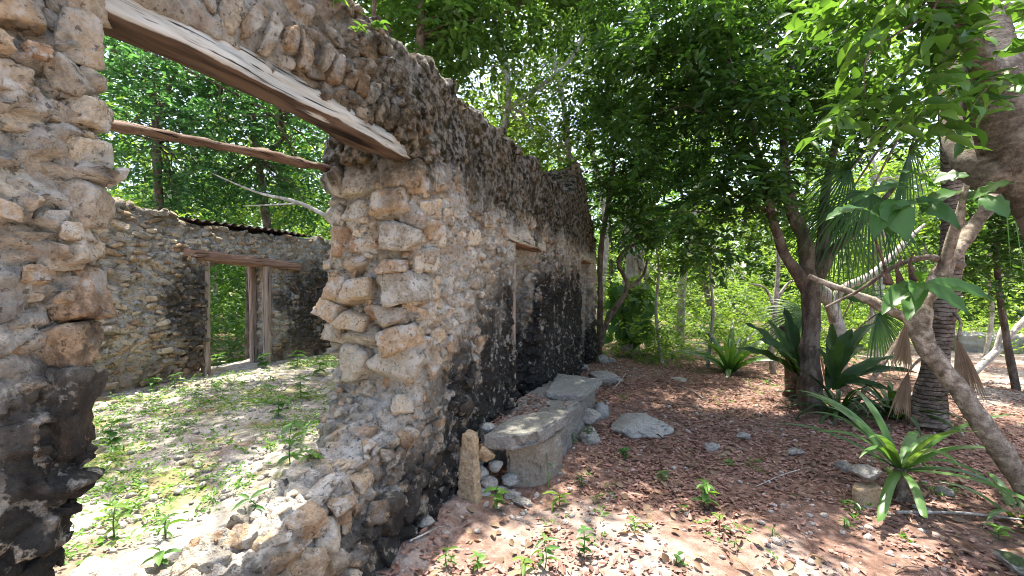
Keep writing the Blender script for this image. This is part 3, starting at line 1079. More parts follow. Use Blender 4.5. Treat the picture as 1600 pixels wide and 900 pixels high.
# ------------------------------------------------------------------ back wall of the room
def back_wall():
    root = thing("back_wall", (BU - 0.28, 3.8, 0.4), "stone rubble wall across the room with a framed wooden doorway", "stone wall")
    bm = bmesh.new()
    B0 = BU - 0.42
    zf = lambda q: float(np.interp(q, [-1, 2.0, 2.5, 3.1, 3.25, 3.9, 4.7, 6, 9], [2.5, 2.48, 2.42, 2.36, 2.26, 2.3, 2.3, 2.32, 2.3]))
    prism(bm, [(-1.0, 0.2), (3.41, 0.2)] + jag(-1.0, 3.41, zf, seed=11, amp=0.03)[::-1], 0, B0, BU)
    prism(bm, [(3.36, 1.93), (4.42, 1.93)] + jag(3.36, 4.42, zf, seed=12, amp=0.03)[::-1], 0, B0, BU)
    prism(bm, [(4.36, 0.2), (9.0, 0.2)] + jag(4.36, 9.0, zf, seed=13, amp=0.03)[::-1], 0, B0, BU)
    me, v, n = rubble_core(bm, 0.025, (8.0, 8.0, 15.0), 0.038, 51, lambda v, n: np.clip(fbm(v * 1.4, 3, 80) * 1.2 - 0.2, 0, 1), 0.03)
    put("masonry", me, M['masonry_back'], root)
    ok = (n[:, 0] > 0.5) & (v[:, 2] > 0.42) & (v[:, 1] > 1.2) & (v[:, 1] < 7)
    def size(p, nn, r):
        return r.uniform(0.035, 0.075, len(p))
    dress(root, v, n, ok, size, 55, 7000, M['stone_back'], (1.0, 0.45, 0.34), 0.45, 300, (), 0.6, 0.62)
    def plank(name, mat, p0, p1, w, h, seed, lab=None):
        mb = MB()
        L, S = 20, 16
        t = np.linspace(0, 1, L)[:, None]
        p0, p1 = np.asarray(p0, float), np.asarray(p1, float)
        c = p0 * (1 - t) + p1 * t
        ax = unit(p1 - p0)
        side = np.array((1.0, 0, 0))
        upv = unit(np.cross(side, ax))
        ang = np.linspace(0, 2 * math.pi, S, endpoint=False) + 0.2
        sx = np.sign(np.cos(ang)) * np.abs(np.cos(ang)) ** 0.4 * w / 2
        sz = np.sign(np.sin(ang)) * np.abs(np.sin(ang)) ** 0.4 * h / 2
        vv = (c[:, None, :] + sx[None, :, None] * side + sz[None, :, None] * upv).reshape(-1, 3)
        vv = vv + unit(vv - np.repeat(c, S, 0)) * (0.008 * fbm(vv * (5 + 14 * (1 - np.abs(ax))), 3, seed))[:, None]
        i = np.arange(L - 1)[:, None] * S
        j = np.arange(S)[None, :]
        f = np.stack([i + j, i + (j + 1) % S, i + S + (j + 1) % S, i + S + j], -1).reshape(-1, 4)
        mb.add(vv, f, np.full(len(f), 4))
        mb.add(vv[:S], np.arange(S)[::-1], [S])
        mb.add(vv[-S:], np.arange(S), [S])
        return tag(mb.build(name, mat, root), lab)
    plank("door_lintel", M['lintel'], (BU - 0.02, 3.16, 1.96), (BU - 0.02, 4.78, 1.87), 0.16, 0.115, 1, "reddish brown timber over the doorway")
    plank("door_lintel", M['lintel'], (BU - 0.25, 3.2, 1.95), (BU - 0.25, 4.7, 1.88), 0.2, 0.10, 2)
    plank("door_post", M['post'], (BU - 0.02, 3.455, 0.42), (BU - 0.02, 3.44, 1.88), 0.09, 0.075, 3)
    plank("door_post", M['post'], (BU + 0.0, 4.27, 0.42), (BU + 0.0, 4.25, 1.86), 0.09, 0.085, 4)
    plank("door_post", M['post'], (BU - 0.34, 4.33, 0.42), (BU - 0.34, 4.29, 1.86), 0.08, 0.085, 5)


back_wall()


def corrugated():
    mb = MB()
    ny, nx = 90, 8
    y = np.linspace(3.22, 5.0, ny)
    x = np.linspace(BU - 0.6, BU + 0.03, nx)
    gx, gy = np.meshgrid(x, y)
    z = 2.37 + 0.018 * np.sin(gy * 2 * math.pi / 0.11) - 0.02 * (gy - 3.2) + 0.02 * np.sin(gx * 5 + gy * 2) + 0.05 * (BU - gx)
    top = np.stack([gx.ravel(), gy.ravel(), z.ravel() + 0.004], 1)
    bot = top - np.array((0, 0, 0.006))
    i = np.arange(ny - 1)[:, None] * nx + np.arange(nx - 1)[None, :]
    f = np.stack([i, i + 1, i + nx + 1, i + nx], -1).reshape(-1, 4)
    mb.add(top, f, np.full(len(f), 4))
    mb.add(bot, f[:, ::-1], np.full(len(f), 4))
    o = mb.build("roof_sheet", M['rust'])
    tag(o, "rusty dark corrugated roofing sheet lying on the back wall", "roof sheet")


corrugated()
mb = MB()
tube(mb, [(BU - 1.6, 3.2, 1.35), (BU - 1.2, 3.9, 1.75), (BU - 0.8, 4.6, 2.15)], [0.05, 0.05, 0.045], 8, 4, 0.3, 2)
for k in range(7):
    a = np.array((BU - 1.6, 3.2, 1.45)) * (1 - k / 6) + np.array((BU - 0.8, 4.6, 2.2)) * (k / 6)
    tube(mb, [a + (-0.8, -0.6, 0.15), a + (0.05, 0.0, 0.0)], [0.03, 0.03], 6, 3, 0.3, k)
tube(mb, [(BU - 1.58, 3.22, 0.0), (BU - 1.57, 3.22, 1.4)], [0.05, 0.045], 8, 4, 0.2, 3)
tube(mb, [(BU - 0.82, 4.6, 0.0), (BU - 0.8, 4.6, 2.2)], [0.05, 0.045], 8, 4, 0.2, 3)
tag(mb.build("roof_frame", M['bark_dark']), "collapsed dark pole roof seen through the back doorway", "roof frame")

# ------------------------------------------------------------------ stone bench and rocks
def slab(name, mat, poly, z0, z1, seed, parent, voxel=0.016, amp=0.012, tilt=(0, 0), lab=None):
    bm = bmesh.new()
    prism(bm, poly, 2, z0, z1)
    me, v, n = remesh(bm, voxel)
    c = v.mean(0)
    d = amp * fbm(v * 6, 3, seed) + amp * 0.6 * fbm(v * 22, 3, seed + 1, 0.6)
    f1, f2, _, fc = worley(v * 9.0, seed, True)
    edge = np.sort(np.abs(n), axis=1)[:, 1]
    d += -0.03 * np.clip(edge * 2.2 - 0.35, 0, 1) * np.clip(_ * 2 - 0.7, 0, 1)
    v = v + unit(n) * d[:, None]
    v[:, 2] += (v[:, 0] - c[0]) * tilt[0] + (v[:, 1] - c[1]) * tilt[1]
    me.vertices.foreach_set("co", v.astype(np.float32).ravel())
    me.update()
    o = put(name, me, mat, parent)
    if lab: o["label"] = lab
    return o


def bench():
    root = thing("stone_bench", (-1.15, 4.0, 0), "low old stone bench with slab top built along the wall", "stone bench")
    slab("slab", M['bench'], [(-1.36, 2.90), (-1.14, 2.94), (-0.97, 3.10), (-0.86, 3.50), (-1.05, 3.56), (-1.30, 3.34)], 0.345, 0.46, 1, root, 0.011, 0.006, (0.02, 0.05), "big grey slab at the near end")
    slab("block", M['block'], [(-1.22, 3.02), (-0.97, 3.18), (-0.89, 3.48), (-1.1, 3.62), (-1.3, 3.4)], -0.08, 0.345, 2, root, 0.013, 0.009, (0, 0), "tan grey block under the slab")
    slab("body", M['bench'], [(-1.55, 3.30), (-1.12, 3.45), (-0.98, 3.56), (-0.92, 4.4), (-0.90, 5.15), (-1.55, 5.2)], -0.1, 0.37, 3, root, 0.015, 0.018)
    slab("slab", M['bench'], [(-1.30, 4.35), (-0.90, 4.35), (-0.84, 5.25), (-1.42, 5.3)], 0.36, 0.44, 4, root, 0.013, 0.009, (-0.03, 0))
    r = np.random.default_rng(4)
    pts = [(-1.36, 2.93, 0.30, 0.10, 0.075), (-1.38, 2.87, 0.15, 0.08, 0.07), (-1.30, 2.90, 0.09, 0.07, 0.05), (-1.28, 2.97, 0.19, 0.06, 0.05), (-1.42, 2.86, 0.05, 0.07, 0.06),
           (-1.33, 2.85, 0.02, 0.06, 0.05), (-1.18, 3.0, 0.08, 0.07, 0.05), (-1.22, 2.95, 0.02, 0.05, 0.04), (-0.86, 4.62, 0.16, 0.13, 0.11),
            (-1.45, 3.15, 0.3, 0.1, 0.09), (-1.40, 3.1, 0.42, 0.07, 0.05), (-1.45, 3.0, 0.2, 0.08, 0.08)]
    for k, (x, y, z, a, b) in enumerate(pts):
        put_stone("stone", root, M['post_stone'] if k == 0 else M['rock'], np.array((x, y, z)), frame_for((0.3, -0.8, 0.3), jit=0.5, r=r), (a, b, a * 0.8), 24 + k % 8)


bench()

bm = bmesh.new()
prism(bm, [(-1.475, -0.06), (-1.30, -0.06), (-1.305, 0.02), (-1.335, 0.22), (-1.345, 0.40), (-1.36, 0.475), (-1.44, 0.485), (-1.455, 0.30), (-1.47, 0.12)], 1, 2.69, 2.79)
me, v, n = remesh(bm, 0.008)
v = v + unit(n) * (0.008 * fbm(v * 9, 3, 5) + 0.006 * fbm(v * 30, 3, 6, 0.6))[:, None]
v[:, 1] += v[:, 2] * 0.14
v[:, 0] -= v[:, 2] * 0.03
me.vertices.foreach_set("co", v.astype(np.float32).ravel())
me.update()
tag(put("stone_post", me, M['post_stone']), "upright tan stone post leaning against the wall beside the bench", "stone post")

ROCKS = [  # px, py(base), radii, mat, label
    (1000, 672, (0.36, 0.30, 0.12), 'rock', "broad flat grey boulder in the leaf litter past the bench"),
    (920, 690, (0.12, 0.12, 0.12), 'rock_moss', "stone capped with green moss beside the bench"),
    (940, 655, (0.09, 0.08, 0.14), 'rock', "upright grey stone behind the moss capped one"),
    (945, 606, (0.30, 0.22, 0.12), 'rock', "wide pale rock at the far end of the bench"),
    (1356, 785, (0.115, 0.10, 0.10), 'post_stone', "squarish brown stone, lower of the pile beside the strap leaved plant"),
    (1322, 735, (0.10, 0.08, 0.06), 'rock', "grey stone just behind the pile beside the strap leaved plant"),
    (1112, 705, (0.08, 0.06, 0.05), 'rock', "small pale stone alone in the middle of the path"),
    (1162, 690, (0.07, 0.05, 0.05), 'rock', "small round stone on the shaded path near the ferns"),
    (1240, 712, (0.09, 0.06, 0.04), 'rock', "flat pale stone on the path before the tree"),
    (1445, 795, (0.08, 0.05, 0.03), 'rock', "flat whitish stone at the foot of the strap leaved plant"),
    (1475, 770, (0.06, 0.05, 0.045), 'rock', "small grey stone right of the strap leaved plant"),
    (942, 578, (0.13, 0.12, 0.12), 'rock', "rounded pale stone at the far corner of the wall"),
    (905, 590, (0.17, 0.12, 0.10), 'rock', "dark grey stone at the wall foot past the doorway"),
    (955, 572, (0.10, 0.09, 0.08), 'rock', "small stone next to the one at the wall corner"),
    (800, 775, (0.07, 0.06, 0.04), 'rock', "small whitish stone before the bench block"),
    (815, 785, (0.09, 0.06, 0.035), 'rock', "flat pale stone on litter in front of the bench"),
    (660, 830, (0.10, 0.08, 0.05), 'rock', "grey stone at the foot of the wall before the post"),
    (1060, 600, (0.14, 0.10, 0.04), 'rock', "flat stone on the far part of the path"),
    (1410, 630, (0.16, 0.12, 0.10), 'rock', "grey rock under the ferns near the palm trunk"),
    (1590, 885, (0.10, 0.10, 0.05), 'rock_moss', "dark stone at the bottom corner of the clearing"),
]
r = np.random.default_rng(77)
for k, (px, py, s, mt, lab) in enumerate(ROCKS):
    q = G(px, py)
    q[2] = float(gz(q[0], q[1])[0]) + s[2] * 0.45
    o = put_stone("rock", None, M[mt], q, frame_for((0.05, -0.1, 1), up=(0, 1, 0), jit=0.3, r=r), s, 24 + k % 8 if mt != 'post_stone' else k)
    tag(o, lab, "rock", "loose rocks on the ground")
q = G(1356, 785)
for (dx, dy, dz, s, lab) in ((0.0, 0.04, 0.20, (0.11, 0.09, 0.045), "wedge shaped stone resting on the squarish brown stone"),):
    o = put_stone("rock", None, M['rock'], q + (dx, dy, dz), frame_for((-0.2, -0.2, 1), up=(0, 1, 0), jit=0.2, r=r), s, 27)
    tag(o, lab, "rock", "loose rocks on the ground")

# ------------------------------------------------------------------ leaves
LEAF6 = np.array([(0, 0, 0), (-0.42, 0.28, 0.10), (-0.36, 0.66, 0.07), (0, 1, -0.10), (0.36, 0.66, 0.07), (0.42, 0.28, 0.10)])
LEAF6_F = np.array([(0, 3, 2, 1), (0, 5, 4, 3)])
LEAF4 = np.array([(0, 0, 0), (-0.5, 0.45, 0.09), (0, 1, -0.06), (0.5, 0.45, 0.09)])
LEAF4_F = np.array([(0, 2, 1), (0, 3, 2)])
LEAF11 = np.array([(0, 0, 0), (0, 0.3, 0.0), (0, 0.62, -0.03), (0, 1, -0.16),
                   (-0.30, 0.12, 0.07), (-0.48, 0.36, 0.11), (-0.36, 0.66, 0.06), (0.30, 0.12, 0.07), (0.48, 0.36, 0.11), (0.36, 0.66, 0.06)])
LEAF11_F = [(0, 1, 5, 4), (1, 2, 6, 5), (2, 3, 6), (0, 7, 8, 1), (1, 8, 9, 2), (2, 9, 3)]


def leaf_geo(mb, pos, dirs, ups, L, W, shape=6):
    dirs = unit(dirs)
    side = unit(np.cross(dirs, ups))
    nrm = np.cross(side, dirs)
    T = LEAF6 if shape == 6 else (LEAF4 if shape == 4 else LEAF11)
    L = np.asarray(L)[:, None, None]
    W = np.asarray(W)[:, None, None]
    v = pos[:, None, :] + side[:, None, :] * (T[None, :, 0:1] * W) + dirs[:, None, :] * (T[None, :, 1:2] * L) + nrm[:, None, :] * (T[None, :, 2:3] * L)
    n = len(pos)
    k = len(T)
    if shape == 11:
        flat = np.concatenate([np.array(f) for f in LEAF11_F])
        sz = np.array([len(f) for f in LEAF11_F])
        f = (np.arange(n)[:, None] * k + flat[None, :]).ravel()
        mb.add(v.reshape(-1, 3), f, np.tile(sz, n))
    else:
        F = LEAF6_F if shape == 6 else LEAF4_F
        f = (np.arange(n)[:, None, None] * k + F[None]).reshape(-1, F.shape[1])
        mb.add(v.reshape(-1, 3), f, np.full(len(f), F.shape[1]))


def ball(r, n, power=0.45):
    return unit(r.normal(size=(n, 3))) * (r.random((n, 1)) ** power)


def sprays(r, centers, spread, twigs, per, tl, outward=None):
    """leafy twigs around clump centres: returns leaf positions, directions and ups, and the twig lines"""
    n = len(centers) * twigs
    c = np.repeat(centers, twigs, 0)
    sp = np.repeat(np.broadcast_to(spread, (len(centers),)), twigs)
    off = ball(r, n, 0.5) * sp[:, None] * np.array((1.0, 1.0, 0.62))
    p0 = c + off
    d = unit(off + r.normal(size=(n, 3)) * 0.35 * sp[:, None] + np.array((0, 0, -0.10)) * sp[:, None])
    t = (np.arange(per) + 0.6) / per
    tw = tl * r.uniform(0.7, 1.3, n)
    pos = p0[:, None, :] + d[:, None, :] * (t[None, :, None] * tw[:, None, None]) + np.array((0, 0, -0.18)) * (t ** 2)[None, :, None] * tw[:, None, None]
    sd = unit(np.cross(d, (0, 0, 1.0)) + 1e-4)
    sg = np.where(np.arange(per) % 2 == 0, 1, -1)
    ld = d[:, None, :] * 0.7 + sd[:, None, :] * sg[None, :, None] + r.normal(size=(n, per, 3)) * 0.35 + np.array((0, 0, -0.15))
    up = np.array((0, 0, 1.0)) + r.normal(size=(n, per, 3)) * 0.45
    return pos.reshape(-1, 3), ld.reshape(-1, 3), up.reshape(-1, 3), p0, d, tw


def crown_mesh(seed, blobs, clumps, spread, twigs, per, L, W, shape=6, tl=0.3, cull=True):
    r = np.random.default_rng(seed)
    mb = MB()
    cents = []
    w = np.array([b[1][0] * b[1][1] * b[1][2] for b in blobs]) ** 0.7
    w = w / w.sum()
    for b, k in zip(blobs, np.maximum(1, (w * clumps).astype(int))):
        cents.append(np.asarray(b[0]) + ball(r, k, 0.4) * np.asarray(b[1]))
    cents = np.concatenate(cents)
    pos, ld, up, p0, d, tw = sprays(r, cents, spread * r.uniform(0.6, 1.3, len(cents)), twigs, per, tl)
    n = len(pos)
    leaf_geo(mb, pos, ld, up, L * (k := r.uniform(0.4, 1.4, n)), W * k * r.uniform(0.75, 1.2, n), shape)
    return mb, cents


def limbs(mb, r, starts, cents, frac, r0, seed=0, sides=5, bend=0.25):
    starts = np.asarray(starts, float)
    k = max(1, int(len(cents) * frac))
    for c in cents[r.choice(len(cents), k, replace=False)]:
        s = starts[np.argmin(((starts - c) ** 2).sum(1) * r.uniform(0.5, 1.5, len(starts)))]
        L = np.linalg.norm(c - s)
        m1 = s * 0.65 + c * 0.35 + r.normal(size=3) * bend * L * 0.3 + (0, 0, 0.06 * L)
        m2 = s * 0.3 + c * 0.7 + r.normal(size=3) * bend * L * 0.3 + (0, 0, 0.05 * L)
        tube(mb, [s, m1, m2, c], [r0, r0 * 0.7, r0 * 0.45, r0 * 0.15], sides, 4, 0.15, seed, False)


def tree(name, label, cat, base, trunk_paths, blobs, clumps, leaf, bark, seed, spread=0.4, twigs=9, per=9, L=0.09, W=0.045, shape=6, tl=0.3, lf=0.35, lr=0.02, group=None, sides=10, rough=0.22, starts=None):
    root = thing(name, base, label, cat, group)
    r = np.random.default_rng(seed)
    cm, cents = crown_mesh(seed + 1, blobs, clumps, spread, twigs, per, L, W, shape, tl)
    mb = MB()
    ends = []
    for k, (pts, rad) in enumerate(trunk_paths):
        tube(mb, pts, rad, sides, 6, rough, seed + k)
        c, _ = smooth_path(pts, rad, 3)
        ends.extend(c[len(c) // 2:])
    limbs(mb, r, ends if starts is None else starts, cents, lf, lr, seed)
    mb.build("trunk", bark, root)
    cm.build("crown", leaf, root, smooth=True)
    return root


def gnd(px, py):
    q = G(px, py)
    q[2] = float(gz(q[0], q[1])[0]) - 0.05
    return q


# --- the dark tree beside the path
b = gnd(1268, 642)
dA = 5.35
tA = [([b, P(1265, 560, dA), P(1268, 490, dA), P(1262, 440, dA)], [0.15, 0.115, 0.105, 0.11]),
      ([P(1262, 450, dA), P(1225, 395, dA - 0.1), P(1205, 330, dA - 0.2), P(1185, 240, dA - 0.3), P(1150, 130, dA - 0.4)], [0.085, 0.06, 0.045, 0.032, 0.012]),
      ([P(1264, 450, dA), P(1258, 380, dA), P(1235, 320, dA + 0.1), P(1225, 220, dA + 0.3), P(1240, 90, dA + 0.3)], [0.10, 0.085, 0.07, 0.05, 0.02]),
      ([P(1268, 445, dA), P(1285, 380, dA + 0.1), P(1290, 300, dA + 0.2), P(1310, 200, dA + 0.2), P(1330, 60, dA - 0.2)], [0.09, 0.07, 0.055, 0.04, 0.02]),
      ([P(1272, 445, dA), P(1300, 395, dA - 0.1), P(1345, 350, dA - 0.2), P(1400, 290, dA - 0.3)], [0.08, 0.055, 0.045, 0.02])]
blA = [(P(1165, 150, 4.75), (0.75, 0.35, 0.6)), (P(1215, 270, 4.9), (0.5, 0.3, 0.35)), (P(1130, 60, 5.0), (1.5, 1.2, 0.9)), (P(1010, 90, 5.4), (1.1, 1.0, 0.8)), (P(1250, 50, 6.0), (1.3, 1.1, 1.1)), (P(1120, 220, 5.2), (1.2, 0.8, 0.6)), (P(1060, 330, 5.6), (0.75, 0.5, 0.45)), (P(1170, 300, 5.0), (0.8, 0.6, 0.45)),
       (P(1140, 385, 5.2), (0.35, 0.35, 0.35)), (P(1330, 180, 5.4), (0.8, 0.8, 0.7)), (P(1000, -30, 6.3), (1.8, 1.2, 0.9)), (P(1300, -40, 6.3), (1.8, 1.2, 0.9)), (P(1220, 160, 5.6), (1.2, 0.8, 0.7))]
tree("dark_leaved_tree", "dark leaved tree with forking trunk standing right of the path", "tree", b, tA, blA, 340, M['leaf_dark'], M['bark_dark'], 41, 0.31, 11, 10, 0.10, 0.05, 6, 0.28, 0.10, 0.014)
# --- its second stump-like stem
b = gnd(1243, 622)
mb = MB()
tube(mb, [b, P(1240, 560, 5.7), P(1232, 510, 5.75)], [0.16, 0.13, 0.11], 10, 5, 0.3, 3)
tag(mb.build("tree_stump", M['bark_dark']), "short dark stump among the ferns just left of the forking tree", "tree stump")

# --- big tree leaning in from the right
B0 = P(1900, 805, 2.9)
B0[2] = -0.05
tB = [([B0, P(1775, 560, 2.9), P(1655, 330, 2.9), P(1575, 190, 2.9), P(1535, 60, 3.1), P(1500, -120, 3.4), P(1440, -330, 3.8)], [0.36, 0.26, 0.20, 0.175, 0.16, 0.13, 0.07]),
      ([P(1600, 250, 2.9), P(1550, 270, 3.0), P(1515, 235, 3.15), P(1490, 150, 3.4), P(1465, 40, 3.7)], [0.17, 0.14, 0.12, 0.10, 0.04]),
      ([P(1560, 150, 2.95), P(1500, 40, 2.7), P(1420, -40, 2.5), P(1330, -60, 2.4)], [0.08, 0.05, 0.035, 0.012])]
blB = [(P(1420, -10, 2.6), (0.4, 0.25, 0.2)), (P(1330, 20, 2.85), (0.4, 0.25, 0.25)), (P(1480, 80, 2.8), (0.4, 0.25, 0.3)), (P(1400, 130, 2.75), (0.4, 0.2, 0.25)), (P(1590, 20, 3.2), (0.3, 0.3, 0.3))]
rootB = tree("leaning_tree", "large brown trunk leaning in at the right edge with glossy leaves", "tree", B0, tB, blB, 20, M['leaf_mid'], M['bark_big'], 61, 0.3, 7, 8, 0.13, 0.06, 11, 0.3, 0.5, 0.014, sides=20, rough=0.14)
# its nearest leaves, each a part
r = np.random.default_rng(62)
leaf_me = []
for k in range(4):
    mbl = MB()
    leaf_geo(mbl, np.zeros((1, 3)), np.array([(0, 1.0, 0)]), np.array([(0, 0, 1.0)]), [1.0], [r.uniform(0.42, 0.55)], 11)
    me = mbl.mesh("leaf")
    me.materials.append(M['leaf_weed'])
    leaf_me.append(me)


def put_leaf(parent, me, p, d, up, s):
    d = unit(d)
    x = unit(np.cross(d, up))
    z = np.cross(x, d)
    o = put("leaf", me, None, parent)
    m = Matrix([[x[i], d[i], z[i]] for i in range(3)])
    o.rotation_euler = m.to_euler()
    o.location = Vector(p)
    o.scale = (s, s, s)
    return o


mbt = MB()
for (px, py, d0, n) in ((1395, 15, 2.5, 9), (1460, 55, 2.5, 10), (1420, 100, 2.55, 10), (1480, 110, 2.6, 9), (1360, 50, 2.65, 9), (1520, 165, 2.5, 9), (1470, 175, 2.6, 9), (1380, 150, 2.8, 9), (1330, 100, 2.9, 9), (1330, 175, 3.0, 8),
                        (1300, 30, 2.8, 8), (1440, 5, 2.6, 9), (1540, 180, 2.6, 7), (1400, 200, 2.9, 7), (1350, 205, 3.0, 7), (1500, 30, 2.5, 8)):
    tip = P(px, py, d0)
    st = P(px + 70, py - 60, d0 + 0.25)
    tube(mbt, [st, (st + tip) / 2 + (0, 0, 0.05), tip], [0.008, 0.005, 0.002], 5, 4)
    ax = unit(tip - st)
    for j in range(n):
        t = 0.35 + 0.65 * j / (n - 1)
        p = st * (1 - t) + tip * t + (0, 0, 0.05 * 4 * t * (1 - t))
        sdv = unit(np.cross(ax, (0, 0, 1))) * (1 if j % 2 else -1)
        put_leaf(rootB, leaf_me[j % 4], p, ax * 0.6 + sdv * 0.9 + r.normal(size=3) * 0.35 + (0, 0, -0.35), np.array((0, 0, 1.0)) + r.normal(size=3) * 0.35, r.uniform(0.10, 0.16))
mbt.build("twig", M['twig'], rootB)

# --- tan crooked trunk with large leaves, right
C0 = np.array(P(1660, 840, 2.75)); C0[2] = -0.05
rootC = thing("crooked_tree", C0, "smooth tan crooked trunk rising from the lower right with big leaves", "tree")
mb = MB()
c1 = [C0, P(1585, 735, 2.8), P(1520, 640, 2.9), P(1465, 565, 3.0), P(1440, 520, 3.05), P(1440, 480, 3.1), P(1462, 440, 3.15), P(1490, 395, 3.2), P(1540, 330, 3.3), P(1590, 255, 3.3)]
tube(mb, c1, [0.066, 0.064, 0.062, 0.062, 0.068, 0.064, 0.056, 0.053, 0.045, 0.035], 16, 6, 0.22, 21)
tube(mb, [P(1448, 520, 3.05), P(1415, 498, 3.1), P(1370, 475, 3.2), P(1325, 455, 3.3), P(1262, 432, 3.45)], [0.05, 0.035, 0.036, 0.026, 0.02], 10, 6, 0.35, 22)
tube(mb, [P(1470, 430, 3.12), P(1495, 350, 3.05), P(1510, 290, 3.0)], [0.04, 0.03, 0.018], 8, 5, 0.3, 23)
mb.build("trunk", M['bark_tan'], rootC)


def broad_leaf(parent, mat, p0, tip, width, sag=0.15, up=(0, 0, 1), n=9, fold=0.12, stalk=0.0, name="leaf"):
    """one large leaf blade from p0 to tip"""
    p0, tip = np.asarray(p0, float), np.asarray(tip, float)
    L = np.linalg.norm(tip - p0)
    t = np.linspace(0, 1, n)
    c = p0[None] * (1 - t[:, None]) + tip[None] * t[:, None] + np.array((0, 0, 1.0)) * (sag * L * 4 * t * (1 - t))[:, None]
    ax = unit(np.gradient(c, axis=0))
    side = unit(np.cross(ax, np.asarray(up, float)))
    nr = np.cross(side, ax)
    w = width * np.maximum(np.sin(math.pi * np.clip((t - stalk) / (1 - stalk), 0, 1) ** 0.8) ** 0.75, 0.03)
    wv = 0.10 * width * np.sin(t * 23 + width * 90) * (t > 0.1)
    l2 = c - side * w[:, None] / 2 + nr * (fold * w + wv)[:, None]
    rr = c + side * w[:, None] / 2 + nr * (fold * w - wv)[:, None]
    l1 = c - side * w[:, None] * 0.28 + nr * (fold * w * 0.75)[:, None]
    r1 = c + side * w[:, None] * 0.28 + nr * (fold * w * 0.75)[:, None]
    v = np.stack([l2, l1, c, r1, rr], 1).reshape(-1, 3)
    i = np.arange(n - 1)[:, None] * 5
    j = np.arange(4)[None, :]
    f = np.stack([i + j, i + j + 1, i + 5 + j + 1, i + 5 + j], -1).reshape(-1, 4)
    mbx = MB()
    mbx.add(v, f, np.full(len(f), 4))
    return mbx.build(name, mat, parent)


hub = P(1437, 445, 2.98)
for (px, py, d, w) in ((1378, 492, 2.85, 0.13), (1418, 502, 2.75, 0.135), (1440, 425, 2.8, 0.07), (1515, 492, 2.8, 0.10), (1553, 470, 2.85, 0.11), (1430, 470, 2.7, 0.10)):
    broad_leaf(rootC, M['leaf_big'], hub, P(px, py, d), w, 0.12, up=(-0.2, -0.7, 0.6), stalk=0.1)
for (p, tp, d, w) in (((1400, 312), (1365, 375), 2.7, 0.15), ((1385, 312), (1418, 378), 2.65, 0.17), ((1380, 315), (1395, 370), 2.8, 0.14), ((1440, 300), (1330, 318), 2.75, 0.10), ((1450, 325), (1395, 330), 2.7, 0.12), ((1430, 310), (1500, 358), 2.8, 0.12),
                      ((1520, 310), (1585, 285), 2.7, 0.10), ((1530, 310), (1575, 340), 2.65, 0.13), ((1450, 290), (1515, 275), 2.85, 0.13), ((1440, 320), (1480, 345), 2.75, 0.13), ((1420, 290), (1370, 300), 2.9, 0.1), ((1500, 300), (1440, 335), 2.9, 0.12),
                      ((1360, 330), (1290, 345), 2.9, 0.10), ((1500, 320), (1550, 300), 2.9, 0.12), ((1460, 295), (1400, 270), 2.9, 0.11)):
    broad_leaf(rootC, M['leaf_big'], P(*p, d + 0.15), P(*tp, d), w, 0.10, up=(-0.2, -0.6, 0.7), stalk=0.05)
for (px, p0, p1) in ((1388, 345, 446), (1408, 400, 450), (1428, 395, 440)):
    mb = MB()
    q = [P(px - 30 * (px == 1388), p0, 3.0), P(px - 6, p1 - 30, 3.0), P(px - 2, p1 - 14, 3.0), P(px, p1 - 4, 3.0), P(px, p1, 3.0)]
    tube(mb, q, [0.006, 0.008, 0.022, 0.03, 0.012], 9, 5, 0.1, 4)
    mb.build("hanging_pod", M['pod'], rootC)
mb = MB()
tube(mb, [P(1500, 415, 3.2), P(1450, 402, 3.1), P(1400, 415, 3.1), P(1345, 452, 3.15), P(1290, 480, 3.2)], [0.035, 0.022, 0.016, 0.013, 0.008], 8, 6, 0.3, 6)
mb.build("dead_branch", M['bark_dark'], rootC)

# --- palm
D0 = gnd(1452, 672)
rootD = thing("palm_tree", D0, "ringed palm trunk behind the crooked trunk with dry hanging fronds", "palm tree")
mb = MB()
dD = 4.7
tube(mb, [D0, P(1452, 640, dD), P(1458, 590, dD), P(1470, 520, dD), P(1482, 440, dD), P(1490, 330, dD), P(1485, 200, dD), P(1478, 60, dD + 0.1)], [0.19, 0.155, 0.125, 0.108, 0.10, 0.10, 0.095, 0.09], 16, 10, 0.08, 31)
mb.build("trunk", M['bark_palm'], rootD)


def fan(mat, parent, c, axis, up, n, L, spread, droop, w=0.035, name="frond"):
    mb = MB()
    axis = unit(axis)
    side = unit(np.cross(axis, up))
    for k in range(n):
        a = (k / (n - 1) - 0.5) * spread
        d = axis * math.cos(a) + side * math.sin(a)
        l = L * RNG.uniform(0.8, 1.05)
        t = np.linspace(0, 1, 5)[:, None]
        p = c + d * t * l + np.array((0, 0, -1.0)) * droop * l * t ** 2
        s = unit(np.cross(d, up))
        ww = w * np.array([0.25, 0.9, 1, 0.7, 0.05])[:, None] * 0.5
        lf = p - s * ww
        rt = p + s * ww
        md = p + np.asarray(up) * -0.3 * ww
        v = np.stack([lf, md, rt], 1).reshape(-1, 3)
        i = np.arange(4)[:, None] * 3
        j = np.arange(2)[None]
        f = np.stack([i + j, i + j + 1, i + j + 4, i + j + 3], -1).reshape(-1, 4)
        mb.add(v, f, np.full(len(f), 4))
    return mb.build(name, mat, parent)


